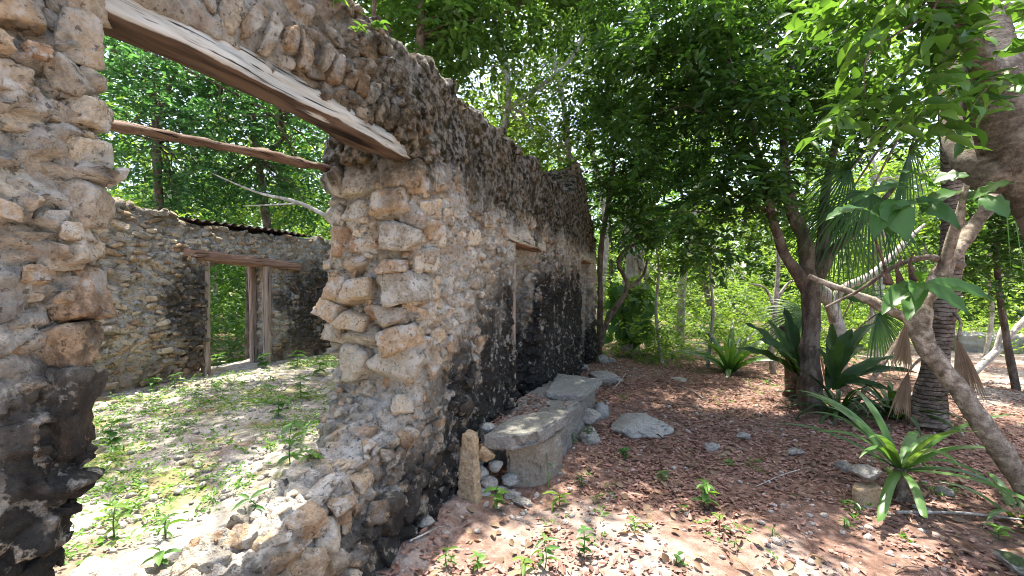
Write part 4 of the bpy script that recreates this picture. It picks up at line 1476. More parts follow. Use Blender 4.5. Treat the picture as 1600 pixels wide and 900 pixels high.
for (px, py, d, ax, n, L, sp, dr, mt) in ((1495, 530, 4.3, (0.25, 0.05, -1), 15, 0.55, 0.6, 0.3, 'dead'), (1415, 505, 4.3, (-0.05, 0.1, -1), 13, 0.42, 0.5, 0.3, 'dead'), (1420, 580, 4.5, (-0.2, 0, -1), 11, 0.45, 0.5, 0.3, 'dead')):
    fan(M[mt], rootD, P(px, py, d), ax, unit((0.2, -1, 0.1)), n, L, sp, dr, 0.026)
mb = MB()
tube(mb, [P(1478, 480, dD), P(1500, 500, 4.5), P(1497, 530, 4.3)], [0.02, 0.015, 0.012], 6, 4)
tube(mb, [P(1475, 500, dD), P(1440, 490, 4.5), P(1415, 505, 4.3)], [0.02, 0.015, 0.012], 6, 4)
tube(mb, [P(1465, 560, dD), P(1440, 560, 4.6), P(1420, 580, 4.5)], [0.02, 0.015, 0.012], 6, 4)
mb.build("frond_stalk", M['twig'], rootD)
for (px, py, d, ax, L, sp, dr) in ((1330, 265, 5.2, (-0.5, 0, 0.1), 0.85, 3.6, 0.55), (1360, 300, 4.9, (-0.3, -0.2, -0.6), 0.8, 3.0, 0.5), (1310, 330, 5.4, (-0.5, 0.2, -0.5), 0.8, 3.2, 0.5), (1420, 240, 5.0, (0, -0.4, 0.2), 0.9, 3.6, 0.55), (1560, 220, 5.3, (0.5, 0, 0.1), 0.9, 3.6, 0.5)):
    fan(M['leaf_dark'], rootD, P(px, py, d), ax, unit((0.2, -0.9, 0.35)), 34, L, sp, dr * 1.7, 0.022)
    mb = MB()
    tube(mb, [P(1482, 150, dD), (P(px, py, d) + P(1482, 150, dD)) / 2 + (0, 0, 0.25), P(px, py, d)], [0.018, 0.014, 0.009], 6, 4)
    mb.build("frond_stalk", M['twig'], rootD)

# --- fan palm low behind the forking tree
q = gnd(1290, 592)
rootF = thing("fan_palm", q, "low fan palm with dark fingered leaves behind the forking tree", "palm tree")
for (px, py, d, ax) in ((1262, 490, 6.3, (-0.9, -0.3, -0.25)), (1370, 490, 6.4, (0.5, 0.1, -0.6)), (1330, 470, 6.6, (0.2, 0.1, 0.5))):
    fan(M['leaf_dark'], rootF, P(px, py, d), ax, unit((0.2, -0.8, 0.5)), 24, 0.75, 2.5, 0.45, 0.03)
    mb = MB()
    tube(mb, [q, (q + P(px, py, d)) / 2 + (0, 0, 0.2), P(px, py, d)], [0.02, 0.014, 0.01], 6, 4)
    mb.build("stalk", M['twig'], rootF)

# --- pale crooked stems behind the forking tree
q = gnd(1312, 600)
mb = MB()
tube(mb, [q, P(1312, 560, 6.4), P(1308, 510, 6.4), P(1292, 465, 6.4), P(1272, 430, 6.5), P(1250, 380, 6.6)], [0.10, 0.10, 0.095, 0.08, 0.06, 0.03], 10, 6, 0.2, 5)
tube(mb, [P(1310, 520, 6.4), P(1306, 470, 6.4), P(1322, 448, 6.4), P(1360, 430, 6.4), P(1395, 398, 6.4), P(1420, 372, 6.5), P(1445, 350, 6.6)], [0.06, 0.06, 0.06, 0.05, 0.045, 0.035, 0.015], 10, 6, 0.2, 6)
mb.build("trunk", M['bark_pale'], thing("pale_forked_tree", q, "pale crooked forked tree behind the dark forking tree", "tree"))
q = gnd(1208, 580)
mb = MB()
tube(mb, [q, P(1205, 540, 7.8), P(1212, 470, 7.8), P(1216, 390, 7.9), P(1205, 260, 8.1)], [0.055, 0.05, 0.045, 0.035, 0.015], 8, 6, 0.15, 5)
tube(mb, [P(1210, 480, 7.8), P(1195, 450, 7.8), P(1170, 443, 7.7)], [0.03, 0.022, 0.01], 6, 5, 0.15, 6)
tube(mb, [P(1213, 470, 7.8), P(1235, 440, 7.8), P(1262, 448, 7.7)], [0.03, 0.022, 0.01], 6, 5, 0.15, 7)
tube(mb, [P(1210, 530, 7.8), P(1225, 490, 7.8), P(1232, 470, 7.7)], [0.022, 0.016, 0.008], 6, 5, 0.15, 8)
mb.build("trunk", M['bark_pale'], thing("bare_sapling", q, "thin whitish sapling with two arching branches left of the forking tree", "tree"))

# --- small tree hugging the far end of the wall
b = gnd(936, 560)
dE = 8.6
tE = [([b, P(938, 480, dE), P(938, 400, dE), P(948, 330, dE), P(960, 240, dE)], [0.075, 0.06, 0.055, 0.045, 0.02]),
      ([P(938, 540, dE), P(950, 500, dE - 0.1), P(980, 450, dE - 0.2), P(966, 410, dE - 0.3), P(985, 385, dE - 0.3), P(1030, 372, dE - 0.2)], [0.06, 0.055, 0.045, 0.038, 0.03, 0.01]),
      ([P(980, 452, dE - 0.2), P(1005, 430, dE - 0.2), P(1012, 400, dE)], [0.035, 0.028, 0.012])]
blE = [(P(985, 300, 8.2), (1.0, 0.9, 0.8)), (P(1020, 350, 8.0), (0.7, 0.7, 0.35)), (P(970, 210, 8.6), (1.0, 1.0, 0.9)), (P(1040, 250, 8.4), (0.9, 0.8, 0.9))]
tree("small_tree", "small dark leaved tree with bent branches at the far wall corner", "tree", b, tE, blE, 90, M['leaf_dark'], M['bark_dark'], 81, 0.36, 10, 9, 0.12, 0.06, 6, 0.28, 0.3, 0.014)
# --- pale trunk wrapped by a climber
b = gnd(985, 548)
rootP = thing("pale_tree", b, "whitish broken trunk with broad leaved climber beyond the wall corner", "tree")
mb = MB()
tube(mb, [b, P(985, 500, 10.2), P(988, 440, 10.2), P(986, 385, 10.2), P(990, 300, 10.3)], [0.26, 0.23, 0.20, 0.19, 0.14], 12, 6, 0.3, 5)
tube(mb, [P(988, 470, 10.2), P(1012, 440, 10.1), P(1000, 405, 10.0), P(1010, 385, 10.0)], [0.10, 0.08, 0.07, 0.04], 8, 5, 0.2, 5)
mb.build("trunk", M['bark_pale'], rootP)
r = np.random.default_rng(90)
mb = MB()
nl = 170
cc = np.stack([P(r.uniform(955, 1018), r.uniform(440, 525), 9.85 + r.uniform(-0.2, 0.3)) for _ in range(nl)])
leaf_geo(mb, cc, np.array((0.0, -0.25, -1.0)) + r.normal(size=(nl, 3)) * 0.4, np.array((0.25, -1, 0.5)) + r.normal(size=(nl, 3)) * 0.3, r.uniform(0.2, 0.38, nl), r.uniform(0.16, 0.26, nl), 11)
mb.build("climber_leaves", M['leaf_big'], rootP)


# --- simple forest trees
def slim(name, label, px, d, top, w, blobs, clumps, leaf, bark, seed, group=None, lean=0, L=0.13, per=8, twigs=8, spread=0.5, shape=4):
    b = P(px, 450, d)
    b[2] = float(gz(b[0], b[1])[0]) - 0.1
    r = np.random.default_rng(seed)
    h = EYE + (450 - top) / FPX * d
    e = P(px + lean, top, d)
    pts = [b] + [b * (1 - t) + e * t + np.array((*(r.normal(size=2) * 0.035 * h), 0)) for t in (0.25, 0.5, 0.75)] + [e]
    tr = [(pts, [w, w * 0.85, w * 0.7, w * 0.5, w * 0.2])]
    for k in range(2):
        s = pts[2 + k]
        tr.append(([s, s + r.normal(size=3) * 0.25 * h * 0.3 + (0, 0, 0.1 * h), s + r.normal(size=3) * (0.35, 0.35, 0.05) * h * 0.5 + (0, 0, 0.25 * h)], [w * 0.5, w * 0.35, w * 0.12]))
    bl = [(np.asarray(P(px + ox, oy, d + od)), rad) for (ox, oy, od, rad) in blobs]
    return tree(name, label, "tree", b, tr, bl, clumps, leaf, bark, seed, spread, twigs, per, L, L * 0.5, shape, 0.4, 0.4, w * 0.22, group, 8)


# above and behind the front wall
slim("feathery_tree", "tall feathery light green tree rising behind the middle of the wall", 770, 8.6, -250, 0.09, [(-40, 60, 0, (1.7, 1.5, 1.5)), (60, 180, 0.5, (1.5, 1.2, 1.1)), (-80, -60, 0, (2, 1.8, 1.4)), (40, -160, 0, (2.2, 2, 1.5)), (70, 250, 0.5, (1.1, 1, 0.5))], 230, M['leaf_light'], M['bark_pale'], 101, L=0.10, twigs=10, per=9)
slim("feathery_tree", "slim light green tree rising beside the broken wall peak", 868, 9.6, -150, 0.08, [(0, 120, 0, (1.6, 1.5, 1.5)), (40, 10, 0, (1.9, 1.8, 1.6)), (-30, 230, 0, (1.3, 1.2, 0.8)), (60, 200, 1, (1.2, 1, 0.8)), (0, -120, 0, (2.2, 2.2, 1.6))], 210, M['leaf_light'], M['bark_pale'], 102, L=0.11, twigs=10)
slim("forest_tree", "leafy tree overhanging the wall head at the top of the picture", 660, 6.2, -300, 0.10, [(10, 0, -0.8, (1.0, 0.8, 0.45)), (60, 50, 0, (0.9, 0.8, 0.6)), (-60, -90, -0.5, (1.6, 1.4, 0.8)), (120, -60, 0, (1.5, 1.4, 0.9))], 170, M['leaf_mid'], M['bark_dark'], 103, L=0.13, shape=6)
slim("forest_tree", "tall thin tree with dark crown behind the wall peak", 930, 12, -200, 0.10, [(0, 60, 0, (2, 2, 2)), (30, 200, 0, (1.5, 1.5, 1.2)), (-20, -80, 0, (2.4, 2.4, 1.8))], 100, M['leaf_mid'], M['bark_pale'], 104, L=0.15)
# behind the room
slim("forest_tree", "bluish green leafy tree behind the back wall, nearest the pier", 215, 8.4, -120, 0.10, [(20, 130, 0, (1.5, 1.3, 1.0)), (60, 230, 0, (1.4, 1.3, 0.9)), (-40, 60, 0, (1.6, 1.4, 1.2)), (60, 300, 0.4, (1.2, 1.0, 0.5)), (150, 120, 0, (1.4, 1.2, 1.0))], 170, M['leaf_blue'], M['bark_dark'], 105, L=0.12, shape=6)
slim("forest_tree", "bluish green leafy tree behind the back wall, above the doorway", 400, 9.4, -60, 0.11, [(0, 190, 0, (1.7, 1.4, 1.0)), (40, 280, 0, (1.6, 1.3, 0.7)), (-50, 300, 0.3, (1.4, 1.2, 0.6)), (90, 150, 0, (1.6, 1.4, 1.2)), (-30, 90, 0, (1.6, 1.4, 1.0)), (100, 320, 0, (1.2, 1.2, 0.5))], 180, M['leaf_blue'], M['bark_dark'], 106, L=0.12, shape=6)
slim("forest_tree", "light green tree farther behind the back wall", 300, 13, -200, 0.13, [(0, 200, 0, (3, 2, 1.8)), (100, 310, 0, (2.6, 2, 0.9)), (-60, 330, 0, (2.2, 2, 0.9)), (120, 80, 0, (3, 2.4, 2))], 140, M['leaf_light'], M['bark_pale'], 107, L=0.16)
slim("forest_tree", "light green tree farther behind the jamb of the wide gap", 500, 14, -200, 0.13, [(0, 200, 0, (3, 2, 1.8)), (20, 320, 0, (2.4, 2, 0.9)), (-40, 60, 0, (3, 2.4, 2))], 120, M['leaf_light'], M['bark_pale'], 108, L=0.16)
mb = MB()
tube(mb, [P(640, 420, 8.2), P(530, 350, 7.9), P(470, 318, 7.9), P(400, 300, 8.0), P(330, 270, 8.2)], [0.05, 0.045, 0.035, 0.022, 0.01], 7, 5, 0.15, 2)
tube(mb, [P(470, 318, 7.9), P(430, 320, 7.8), P(380, 322, 7.8)], [0.025, 0.015, 0.008], 6, 5, 0.15, 3)
tube(mb, [P(640, 420, 8.2), P(650, 520, 8.2), gnd(655, 575) + (0, 0, -0.1)], [0.05, 0.055, 0.06], 7, 5, 0.15, 3)
tag(mb.build("bare_branch", M['bark_pale']), "pale bare branch sloping above the back wall", "tree branch")

# beyond the path
slim("slender_tree", "slender pale trunked tree standing in the sunlit undergrowth past the path", 1062, 11.0, 120, 0.11, [(30, 220, 0, (1.4, 1.2, 0.8)), (0, 120, 0, (1.6, 1.5, 1.2))], 45, M['leaf_light'], M['bark_pale'], 111, lean=40, L=0.14)
slim("forest_tree", "thick leaved tree in the background just beyond the slender pale one", 1120, 15, 0, 0.12, [(0, 250, 0, (2.2, 2, 1.4)), (40, 120, 0, (2.6, 2.2, 1.8)), (-60, 180, 0, (2, 2, 1.4))], 80, M['leaf_light'], M['bark_dark'], 112, L=0.16)
slim("forest_tree", "light leaved tree behind the fan palm", 1350, 12, 40, 0.10, [(0, 250, 0, (2.0, 1.8, 1.3)), (60, 330, 0, (1.7, 1.5, 0.8)), (-60, 140, 0, (2, 2, 1.5)), (60, 100, 0, (2, 2, 1.5))], 80, M['leaf_light'], M['bark_pale'], 113, L=0.15)
slim("forest_tree", "dark bushy tree at the right edge behind the crooked trunk", 1590, 6.4, 120, 0.05, [(-20, 360, 0, (0.75, 0.7, 0.55)), (10, 300, 0, (0.9, 0.8, 0.6)), (-30, 420, 0, (0.5, 0.5, 0.3)), (40, 180, 0, (1, 1, 0.8))], 110, M['leaf_dark'], M['bark_dark'], 114, L=0.11, shape=6)
for k, (px, py, top, bend, lab) in enumerate(((1375, 585, 300, -25, "thin grey sapling between the forking tree and the palm"), (1535, 575, 330, 30, "thin leaning sapling right of the palm trunk"), (1105, 572, 330, 18, "thin grey sapling behind the lily clump"), (1035, 566, 340, -20, "thin sapling near the end of the path"))):
    q = gnd(px, py)
    dd = float(proj(q)[2][0])
    rt = thing("sapling", q, lab, "tree", "thin saplings of the midground")
    mb = MB()
    tube(mb, [q, P(px + bend * 0.5, (py * 2 + top) / 3, dd), P(px + bend * 0.3, (py + 2 * top) / 3, dd), P(px + bend, top, dd)], [0.04, 0.032, 0.025, 0.01], 7, 5, 0.25, k)
    mb.build("trunk", M['bark_pale'], rt)
    cm, cc_ = crown_mesh(700 + k, [(P(px + bend, top, dd), (0.7, 0.6, 0.5)), (P(px, (py + 2 * top) / 3, dd), (0.6, 0.5, 0.4))], 22, 0.28, 8, 7, 0.11, 0.055, 6, 0.25)
    cm.build("crown", M['leaf_light'], rt)
k = 0
FOREST = [(1010, 22, "tall background tree behind the trunk wrapped in broad leaved climber"), (1180, 24, "tall background tree seen past the bare whitish sapling"), (1260, 21, "tall background tree directly behind the dark forking tree"), (1440, 19, "tall background tree behind the ringed palm trunk"),
          (1530, 22, "tall background tree beyond the pale fallen trunk"), (1640, 15, "tall background tree over the low pale wall at the right edge"), (950, 25, "tall background tree rising just past the far wall corner"), (1090, 27, "tall background tree behind the slender pale trunked tree"),
          (1330, 26, "tall background tree seen above the low fan palm"), (1480, 28, "farthest background tree between palm and fallen trunk"), (860, 21, "background tree crown showing over the broken wall peak"), (780, 17, "background tree crown over the nearer doorway of the wall"), (690, 19, "background tree crown over the wall head right of the beam end"),
          (620, 15, "background tree crown hidden mostly by the wall above the beam end"), (560, 21, "background tree crown seen beside the jamb above the back wall"), (440, 19, "background tree far behind the back doorway"), (340, 20, "background tree far behind the left post of the back doorway"), (220, 17, "background tree behind the back wall left of its doorway"),
          (120, 14, "background tree behind the back wall, seen beside the pier"), (1230, 27, "distant background tree between sapling and forking tree"), (1000, 28, "distant background tree beyond the end of the path"), (1400, 30, "most distant background tree behind the big hanging leaves")]
protos = []
for s in range(4):
    nm = "forest_tree"
    lf = (M['leaf_mid'], M['leaf_light'], M['leaf_mid'], M['leaf_light'])[s]
    br = (M['bark_pale'], M['bark_dark'], M['bark_dark'], M['bark_pale'])[s]
    px, d, lab = FOREST[s]
    b = P(px, 450, d); b[2] = float(gz(b[0], b[1])[0]) - 0.1
    r = np.random.default_rng(150 + s)
    H = (9, 7.5, 10, 8)[s]
    pts = [b + (0, 0, H * t) + np.array((*(r.normal(size=2) * 0.2), 0)) * (t > 0) for t in (0, 0.25, 0.5, 0.75, 1)]
    bl = [(b + (0, 0, H * 0.8), (2.2, 2.2, 1.8)), (b + (0.9, 0.3, H * 0.55), (1.7, 1.7, 1.3)), (b + (-0.9, -0.4, H * 0.62), (1.8, 1.7, 1.4)), (b + (0.1, -0.6, H * 0.36), (1.3, 1.3, 0.8))]
    t = tree(nm, lab, "tree", b, [(pts, [0.13, 0.11, 0.09, 0.06, 0.02])], bl, 105, lf, br, 160 + s, 0.55, 8, 8, 0.19, 0.10, 4, 0.45, 0.3, 0.03, "background forest trees")
    protos.append((t, b))
for k, (px, d, lab) in enumerate(FOREST[4:]):
    src, sb = protos[k % 4]
    b = P(px, 450, d); b[2] = float(gz(b[0], b[1])[0]) - 0.1
    o = src.copy()
    COL.objects.link(o)
    o.location = Vector(b)
    o['label'] = lab
    o.rotation_euler = (0, 0, k * 1.7)
    s = 0.85 + 0.35 * ((k * 37) % 10) / 10
    o.scale = (s, s, s)
    for ch in src.children:
        c = ch.copy()
        COL.objects.link(c)
        c.parent = o
        c.matrix_parent_inverse = ch.matrix_parent_inverse.copy()

# ------------------------------------------------------------------ undergrowth and far woods (uncountable masses)
r = np.random.default_rng(200)


def mass(name, label, cat, pts, spread, twigs, per, L, W, mat, tl, shape=4, seed=0):
    r = np.random.default_rng(seed)
    pos, ld, up, *_ = sprays(r, pts, spread, twigs, per, tl)
    ok = pos[:, 2] > 0.02
    pos, ld, up = pos[ok], ld[ok], up[ok]
    mb = MB()
    n = len(pos)
    leaf_geo(mb, pos, ld, up, L * r.uniform(0.6, 1.3, n), W * r.uniform(0.7, 1.2, n), shape)
    return tag(mb.build(name, mat), label, cat, kind="stuff")


pts = []
while len(pts) < 700:
    px = r.uniform(930, 1750)
    d = r.uniform(8.5, 24)
    if px > 1120 and d < 9.5 and r.random() < 0.7: continue
    if px > 1330 and d < 9.5: continue
    q = P(px, 450, d)
    if q[0] < -2.5: continue
    z = r.random() ** 1.35 * (1.4 + 0.12 * d) * (0.7 + 0.45 * math.sin(px * 0.045 + d * 0.9))
    pts.append((q[0], q[1], max(0.12, z)))
mass("undergrowth", "sunlit light green undergrowth beyond the path", "undergrowth", np.array(pts), 0.42, 12, 8, 0.12, 0.06, M['leaf_light'], 0.32, seed=201)
pts = []
while len(pts) < 330:
    px = r.uniform(-100, 640)
    d = r.uniform(7.4, 17)
    q = P(px, 450, d)
    if q[0] > BU - 0.9: continue
    z = r.random() ** 1.3 * 2.2
    pts.append((q[0], q[1], max(0.15, z)))
mass("undergrowth", "leafy undergrowth behind the back wall of the room", "undergrowth", np.array(pts), 0.45, 12, 8, 0.12, 0.06, M['leaf_mid'], 0.32, seed=202)
pts = []
for k in range(900):
    a = r.uniform(-math.pi * 0.62, math.pi * 0.55)
    d = r.uniform(26, 40)
    pts.append((math.sin(a) * d, math.cos(a) * d, r.random() ** 1.2 * (8.0 if k % 3 else 4)))
mass("far_woods", "dense far woods closing the view all around", "woods", np.array(pts), 1.6, 14, 7, 0.46, 0.27, M['leaf_mid'], 0.9, seed=203)

# ------------------------------------------------------------------ plants of the clearing
def strap_plant(name, label, base, n, L, W, mat, seed, elev=(20, 75), droop=0.9, az=None, stem=None, cat="plant"):
    root = thing(name, base, label, cat)
    r = np.random.default_rng(seed)
    base = np.asarray(base, float)
    for k in range(n):
        a = (k / n * 2 * math.pi + r.uniform(-0.3, 0.3)) if az is None else az[k % len(az)] + r.uniform(-0.15, 0.15)
        e = math.radians(r.uniform(*elev))
        l = L * r.uniform(0.7, 1.15)
        t = np.linspace(0, 1, 12)
        h = np.array((math.cos(a), math.sin(a), 0))
        ang = e - droop * r.uniform(0.7, 1.3) * 2.0 * t ** 1.5
        step = l / 11
        pts = [base + h * 0.01]
        for q in ang[1:]:
            pts.append(pts[-1] + step * (h * math.cos(q) + np.array((0, 0, math.sin(q)))))
        c = np.array(pts)
        c[:, 2] = np.maximum(c[:, 2], base[2] - (0.12 if stem else 0.0) + 0.01)
        side = np.array((-math.sin(a), math.cos(a), 0))
        side = unit(side + r.normal(size=3) * 0.15)
        nr = np.cross(unit(np.gradient(c, axis=0)), side)
        w = W * r.uniform(0.85, 1.15) * np.minimum(1, 0.55 + 2.2 * t) * np.clip((1 - t) * 3.2, 0.03, 1) ** 0.8
        lf = c - side * w[:, None] / 2 - nr * (w * 0.22)[:, None]
        rt = c + side * w[:, None] / 2 - nr * (w * 0.22)[:, None]
        v = np.stack([lf, c, rt], 1).reshape(-1, 3)
        i = np.arange(11)[:, None] * 3
        j = np.arange(2)[None]
        f = np.stack([i + j, i + j + 1, i + j + 4, i + j + 3], -1).reshape(-1, 4)
        mb = MB()
        mb.add(v, f, np.full(len(f), 4))
        mb.build("leaf", mat, root)
    return root


q = gnd(1408, 776)
q2 = q + (0, 0, 0.27)
rt = strap_plant("strap_leaved_plant", "tall plant with arching strap leaves on a short stump, clearing foreground", q2, 22, 0.82, 0.06, M['leaf_strap'], 301, (12, 78), 0.62, stem=1)
mb = MB()
tube(mb, [q, q + (0, 0, 0.12), q + (0.0, 0, 0.29)], [0.06, 0.045, 0.035], 10, 5, 0.4, 5)
for k in range(5):
    a = k * 1.3
    tube(mb, [q + (0, 0, 0.14), q + (0.06 * math.cos(a), 0.06 * math.sin(a), 0.06), q + (0.10 * math.cos(a), 0.10 * math.sin(a), 0.0)], [0.012, 0.012, 0.009], 6, 4)
mb.build("stem", M['twig'], rt)
q = gnd(1140, 578)
strap_plant("lily_clump", "upright clump of long green leaves at the far edge of the path", q, 26, 1.15, 0.10, M['leaf_strap'], 302, (35, 85), 0.6)
q = gnd(1310, 650)
strap_plant("grassy_clump", "drooping grass like clump at the foot of the forking tree", q, 40, 0.85, 0.04, M['leaf_fern'], 303, (35, 85), 0.85)
q = gnd(1395, 655)
strap_plant("grassy_clump", "dark drooping leaf clump between the ferns and the palm trunk", q, 34, 0.85, 0.05, M['leaf_fern'], 304, (35, 85), 0.75)
q = gnd(1590, 800)
strap_plant("strap_leaved_plant", "low strap leaves at the foot of the tan crooked trunk", q, 12, 0.55, 0.045, M['leaf_strap'], 305, (10, 60), 0.6)

q = gnd(1255, 612)
rt = thing("nest_fern", q, "large dark birds nest fern wrapped round the forking tree foot", "fern")
hubF = P(1250, 590, 5.4)
for (px, py, d, w) in ((1165, 505, 5.2, 0.16), (1185, 530, 5.0, 0.18), (1200, 500, 5.6, 0.16), (1225, 480, 5.7, 0.18), (1150, 545, 5.1, 0.13), (1215, 545, 4.9, 0.16)):
    broad_leaf(rt, M['leaf_fern'], hubF, P(px, py, d), w, 0.08, up=(0.2, -0.6, 0.7), n=20, fold=0.2)
hubF = P(1297, 605, 5.2)
rf = np.random.default_rng(88)
for (px, py, d, w) in ((1332, 515, 5.2, 0.19), (1300, 505, 5.5, 0.14), (1318, 530, 5.0, 0.15), (1370, 505, 5.4, 0.11), (1385, 560, 5.0, 0.11), (1440, 585, 4.9, 0.09), (1400, 615, 4.7, 0.10), (1350, 540, 5.4, 0.13), (1345, 590, 4.8, 0.10), (1275, 545, 5.0, 0.12), (1420, 560, 5.3, 0.09)):
    broad_leaf(rt, M['leaf_fern'], hubF + rf.normal(size=3) * 0.04, P(px, py, d), w, 0.10 + rf.uniform(-0.03, 0.06), up=(-0.1 + rf.normal() * 0.3, -0.7, 0.6), n=20, fold=rf.uniform(0.1, 0.3))


def seedling(label, base, h, n, L, seed, mat='leaf_weed', lean=(0, 0), tiers=3):
    root = thing("seedling", base, label, "seedling", "weeds sprouting on the ground")
    r = np.random.default_rng(seed)
    base = np.asarray(base, float)
    top = base + (lean[0], lean[1], h)
    mb = MB()
    tube(mb, [base - (0, 0, 0.02), (base + top) / 2 + r.normal(size=3) * 0.01, top], [0.004, 0.003, 0.002], 5, 4)
    mb.build("stem", M['leaf_weed'], root)
    for k in range(n):
        t = 0.35 + 0.65 * (k // max(1, n // tiers)) / max(1, tiers - 1)
        t = min(t, 1.0)
        p = base * (1 - t) + top * t
        a = k * 2.4 + r.uniform(-0.3, 0.3)
        put_leaf(root, weed_me[(seed % 5) * 4 + k % 4], p, np.array((math.cos(a), math.sin(a), r.uniform(-0.35, 0.35))), np.array((0, 0, 1.0)) + r.normal(size=3) * 0.25, L * r.uniform(0.7, 1.15))
    return root


weed_me = []
for k in range(20):
    mbl = MB()
    leaf_geo(mbl, np.zeros((1, 3)), np.array([(0, 1.0, 0)]), np.array([(0, 0, 1.0)]), [RNG.uniform(0.8, 1.1)], [(0.5, 0.28, 0.62, 0.36, 0.2)[k // 4] * RNG.uniform(0.85, 1.15)], 11)
    me = mbl.mesh("leaf")
    me.materials.append(M[('leaf_weed', 'leaf_strap', 'leaf_big', 'leaf_light', 'leaf_mid')[k // 4]])
    weed_me.append(me)

SEED = [  # px, base py, height, leaves, leaf length, label
    (1103, 795, 0.17, 16, 0.10, "bushy bright green seedling near the middle of the clearing"),
    (1035, 752, 0.08, 14, 0.07, "low dark green seedling in red litter, centre of the path"),
    (975, 715, 0.09, 14, 0.06, "small feathery seedling below the broad flat boulder"),
    (873, 790, 0.08, 6, 0.12, "pale seedling with drooping leaves before the bench block"),
    (908, 758, 0.07, 10, 0.06, "small green seedling right of the bench block"),
    (775, 795, 0.14, 9, 0.10, "glossy seedling with broad leaves between post and bench"),
    (850, 893, 0.16, 9, 0.09, "tall seedling at the bottom edge, left of the centre"),
    (912, 875, 0.16, 9, 0.07, "light green upright seedling in the sunlit gravel"),
    (1125, 835, 0.10, 5, 0.07, "small upright seedling just below the bushy one"),
    (1208, 845, 0.06, 4, 0.06, "tiny seedling in bright litter at the bottom"),
    (1320, 820, 0.05, 5, 0.06, "tiny seedling below the squarish brown stone"),
    (1336, 800, 0.07, 5, 0.07, "small seedling at the foot of the stone pile"),
    (1060, 890, 0.06, 5, 0.05, "tiny seedling at the lower edge below the path"),
    (990, 835, 0.05, 7, 0.05, "low seedling in sunlit litter left of the tall bushy one"),
    (700, 888, 0.10, 12, 0.07, "pale leafy weed at the bottom beside the wall foot"),
    (745, 893, 0.09, 10, 0.06, "pale weed next to the one at the wall foot"),
    (915, 690, 0.07, 10, 0.06, "green sprig at the foot of the moss capped stone"),
    (895, 695, 0.10, 8, 0.06, "sprig growing against the bench side"),
    (820, 895, 0.07, 6, 0.08, "small broad leaved weed at the very bottom"),
    (1150, 865, 0.05, 5, 0.05, "tiny sprout in litter right of the sunlit gravel"),
    (1560, 840, 0.08, 8, 0.08, "green weed by the foot of the tan trunk"),
]
for k, (px, py, h, n, L, lab) in enumerate(SEED):
    q = G(px, py)
    q[2] = float(gz(q[0], q[1])[0])
    seedling(lab, q, h, n, L, 400 + k)
ROOMS = [
    (455, 745, 0.28, 12, 0.10, "tall leafy weed inside the gap near the sill"),
    (470, 625, 0.22, 14, 0.11, "sunlit weed on the room floor beside the jamb"),
    (435, 650, 0.16, 10, 0.10, "light green weed on the room floor left of the jamb one"),
    (500, 590, 0.22, 16, 0.12, "bushy weed in the shade by the back wall, right of the door"),
    (465, 575, 0.20, 16, 0.12, "bushy weed at the back wall just right of the door posts"),
    (240, 612, 0.12, 10, 0.10, "weed at the foot of the back wall near the pier"),
    (275, 608, 0.14, 10, 0.10, "weed at the foot of the back wall left of the door"),
    (175, 700, 0.16, 12, 0.08, "yellow green weed on the room floor beside the pier"),
    (180, 830, 0.14, 10, 0.07, "weed behind the pier low in the gap"),
    (260, 830, 0.09, 8, 0.08, "broad leaved weed on the room floor near the sill"),
    (250, 875, 0.06, 6, 0.07, "small weed at the sill bottom next to the fallen block"),
    (340, 575, 0.16, 14, 0.12, "weed growing in the back doorway"),
    (410, 578, 0.16, 12, 0.10, "weed at the foot of the right door post"),
]
for k, (px, py, h, n, L, lab) in enumerate(ROOMS):
    q = G(px, py, 0.46)
    q[2] = float(fz(q[0], q[1])[0])
    seedling(lab, q, h, n, L, 450 + k)
seedling("small weed rooted on the broken sill under the jamb", np.array((-1.82, 1.72, 0.62)), 0.05, 7, 0.08, 480)
seedling("weed sprig low on the broken sill", np.array((-1.80, 1.36, 0.54)), 0.05, 5, 0.09, 481)
for k, (y, z, lab) in enumerate(((1.53, 2.86, "small fern tuft growing high on the wall above the beam, nearest"), (1.66, 2.80, "bright fern tuft on the wall face above the beam, middle one"), (1.80, 2.90, "green sprig at the wall head right of the fern tufts"))):
    seedling(lab, np.array((WU + 0.02, y, z)), 0.03, 9, 0.05, 490 + k, lean=(0.05, 0))
rt = seedling("thin vine tendril hanging over the bench slab corner", np.array((-0.90, 3.12, 0.0)), 0.47, 5, 0.05, 482, lean=(-0.12, 0.25))

# ------------------------------------------------------------------ litter, gravel, weeds as masses
r = np.random.default_rng(500)
N = 52000
x = r.uniform(-1.45, 6.5, N * 2)
y = r.uniform(0.7, 11, N * 2)
keep = r.random(N * 2) < np.clip(1.25 - y / 11, 0.2, 1)
x, y = x[keep], y[keep]
den = fbm(np.stack([x, y, x * 0], 1) * 1.1, 3, 71)
den2 = fbm(np.stack([x, y, x * 0], 1) * 4.0, 2, 72)
w = np.clip(0.42 + den * 0.9 + den2 * 0.55 + 0.35 * ((y > 2.9) & (x < 3.3)) - 0.4 * (x > 3.8), 0.04, 1)
keep = (r.random(len(x)) < w) & ~((x < -0.85) & (y > 2.95) & (y < 5.2))
x, y = x[keep][:N], y[keep][:N]
n = len(x)
z = gz(x, y) + 0.006 + r.uniform(0, 0.012, n)
a = r.uniform(0, 2 * math.pi, n)
mb = MB()
leaf_geo(mb, np.stack([x, y, z], 1), np.stack([np.cos(a), np.sin(a), r.normal(0, 0.16, n)], 1), np.stack([r.normal(0, 0.25, n), r.normal(0, 0.25, n), np.where(r.random(n) < 0.5, 1, -1)], 1), 0.02 + 0.055 * r.random(n) ** 2, 0.012 + 0.022 * r.random(n), 6)
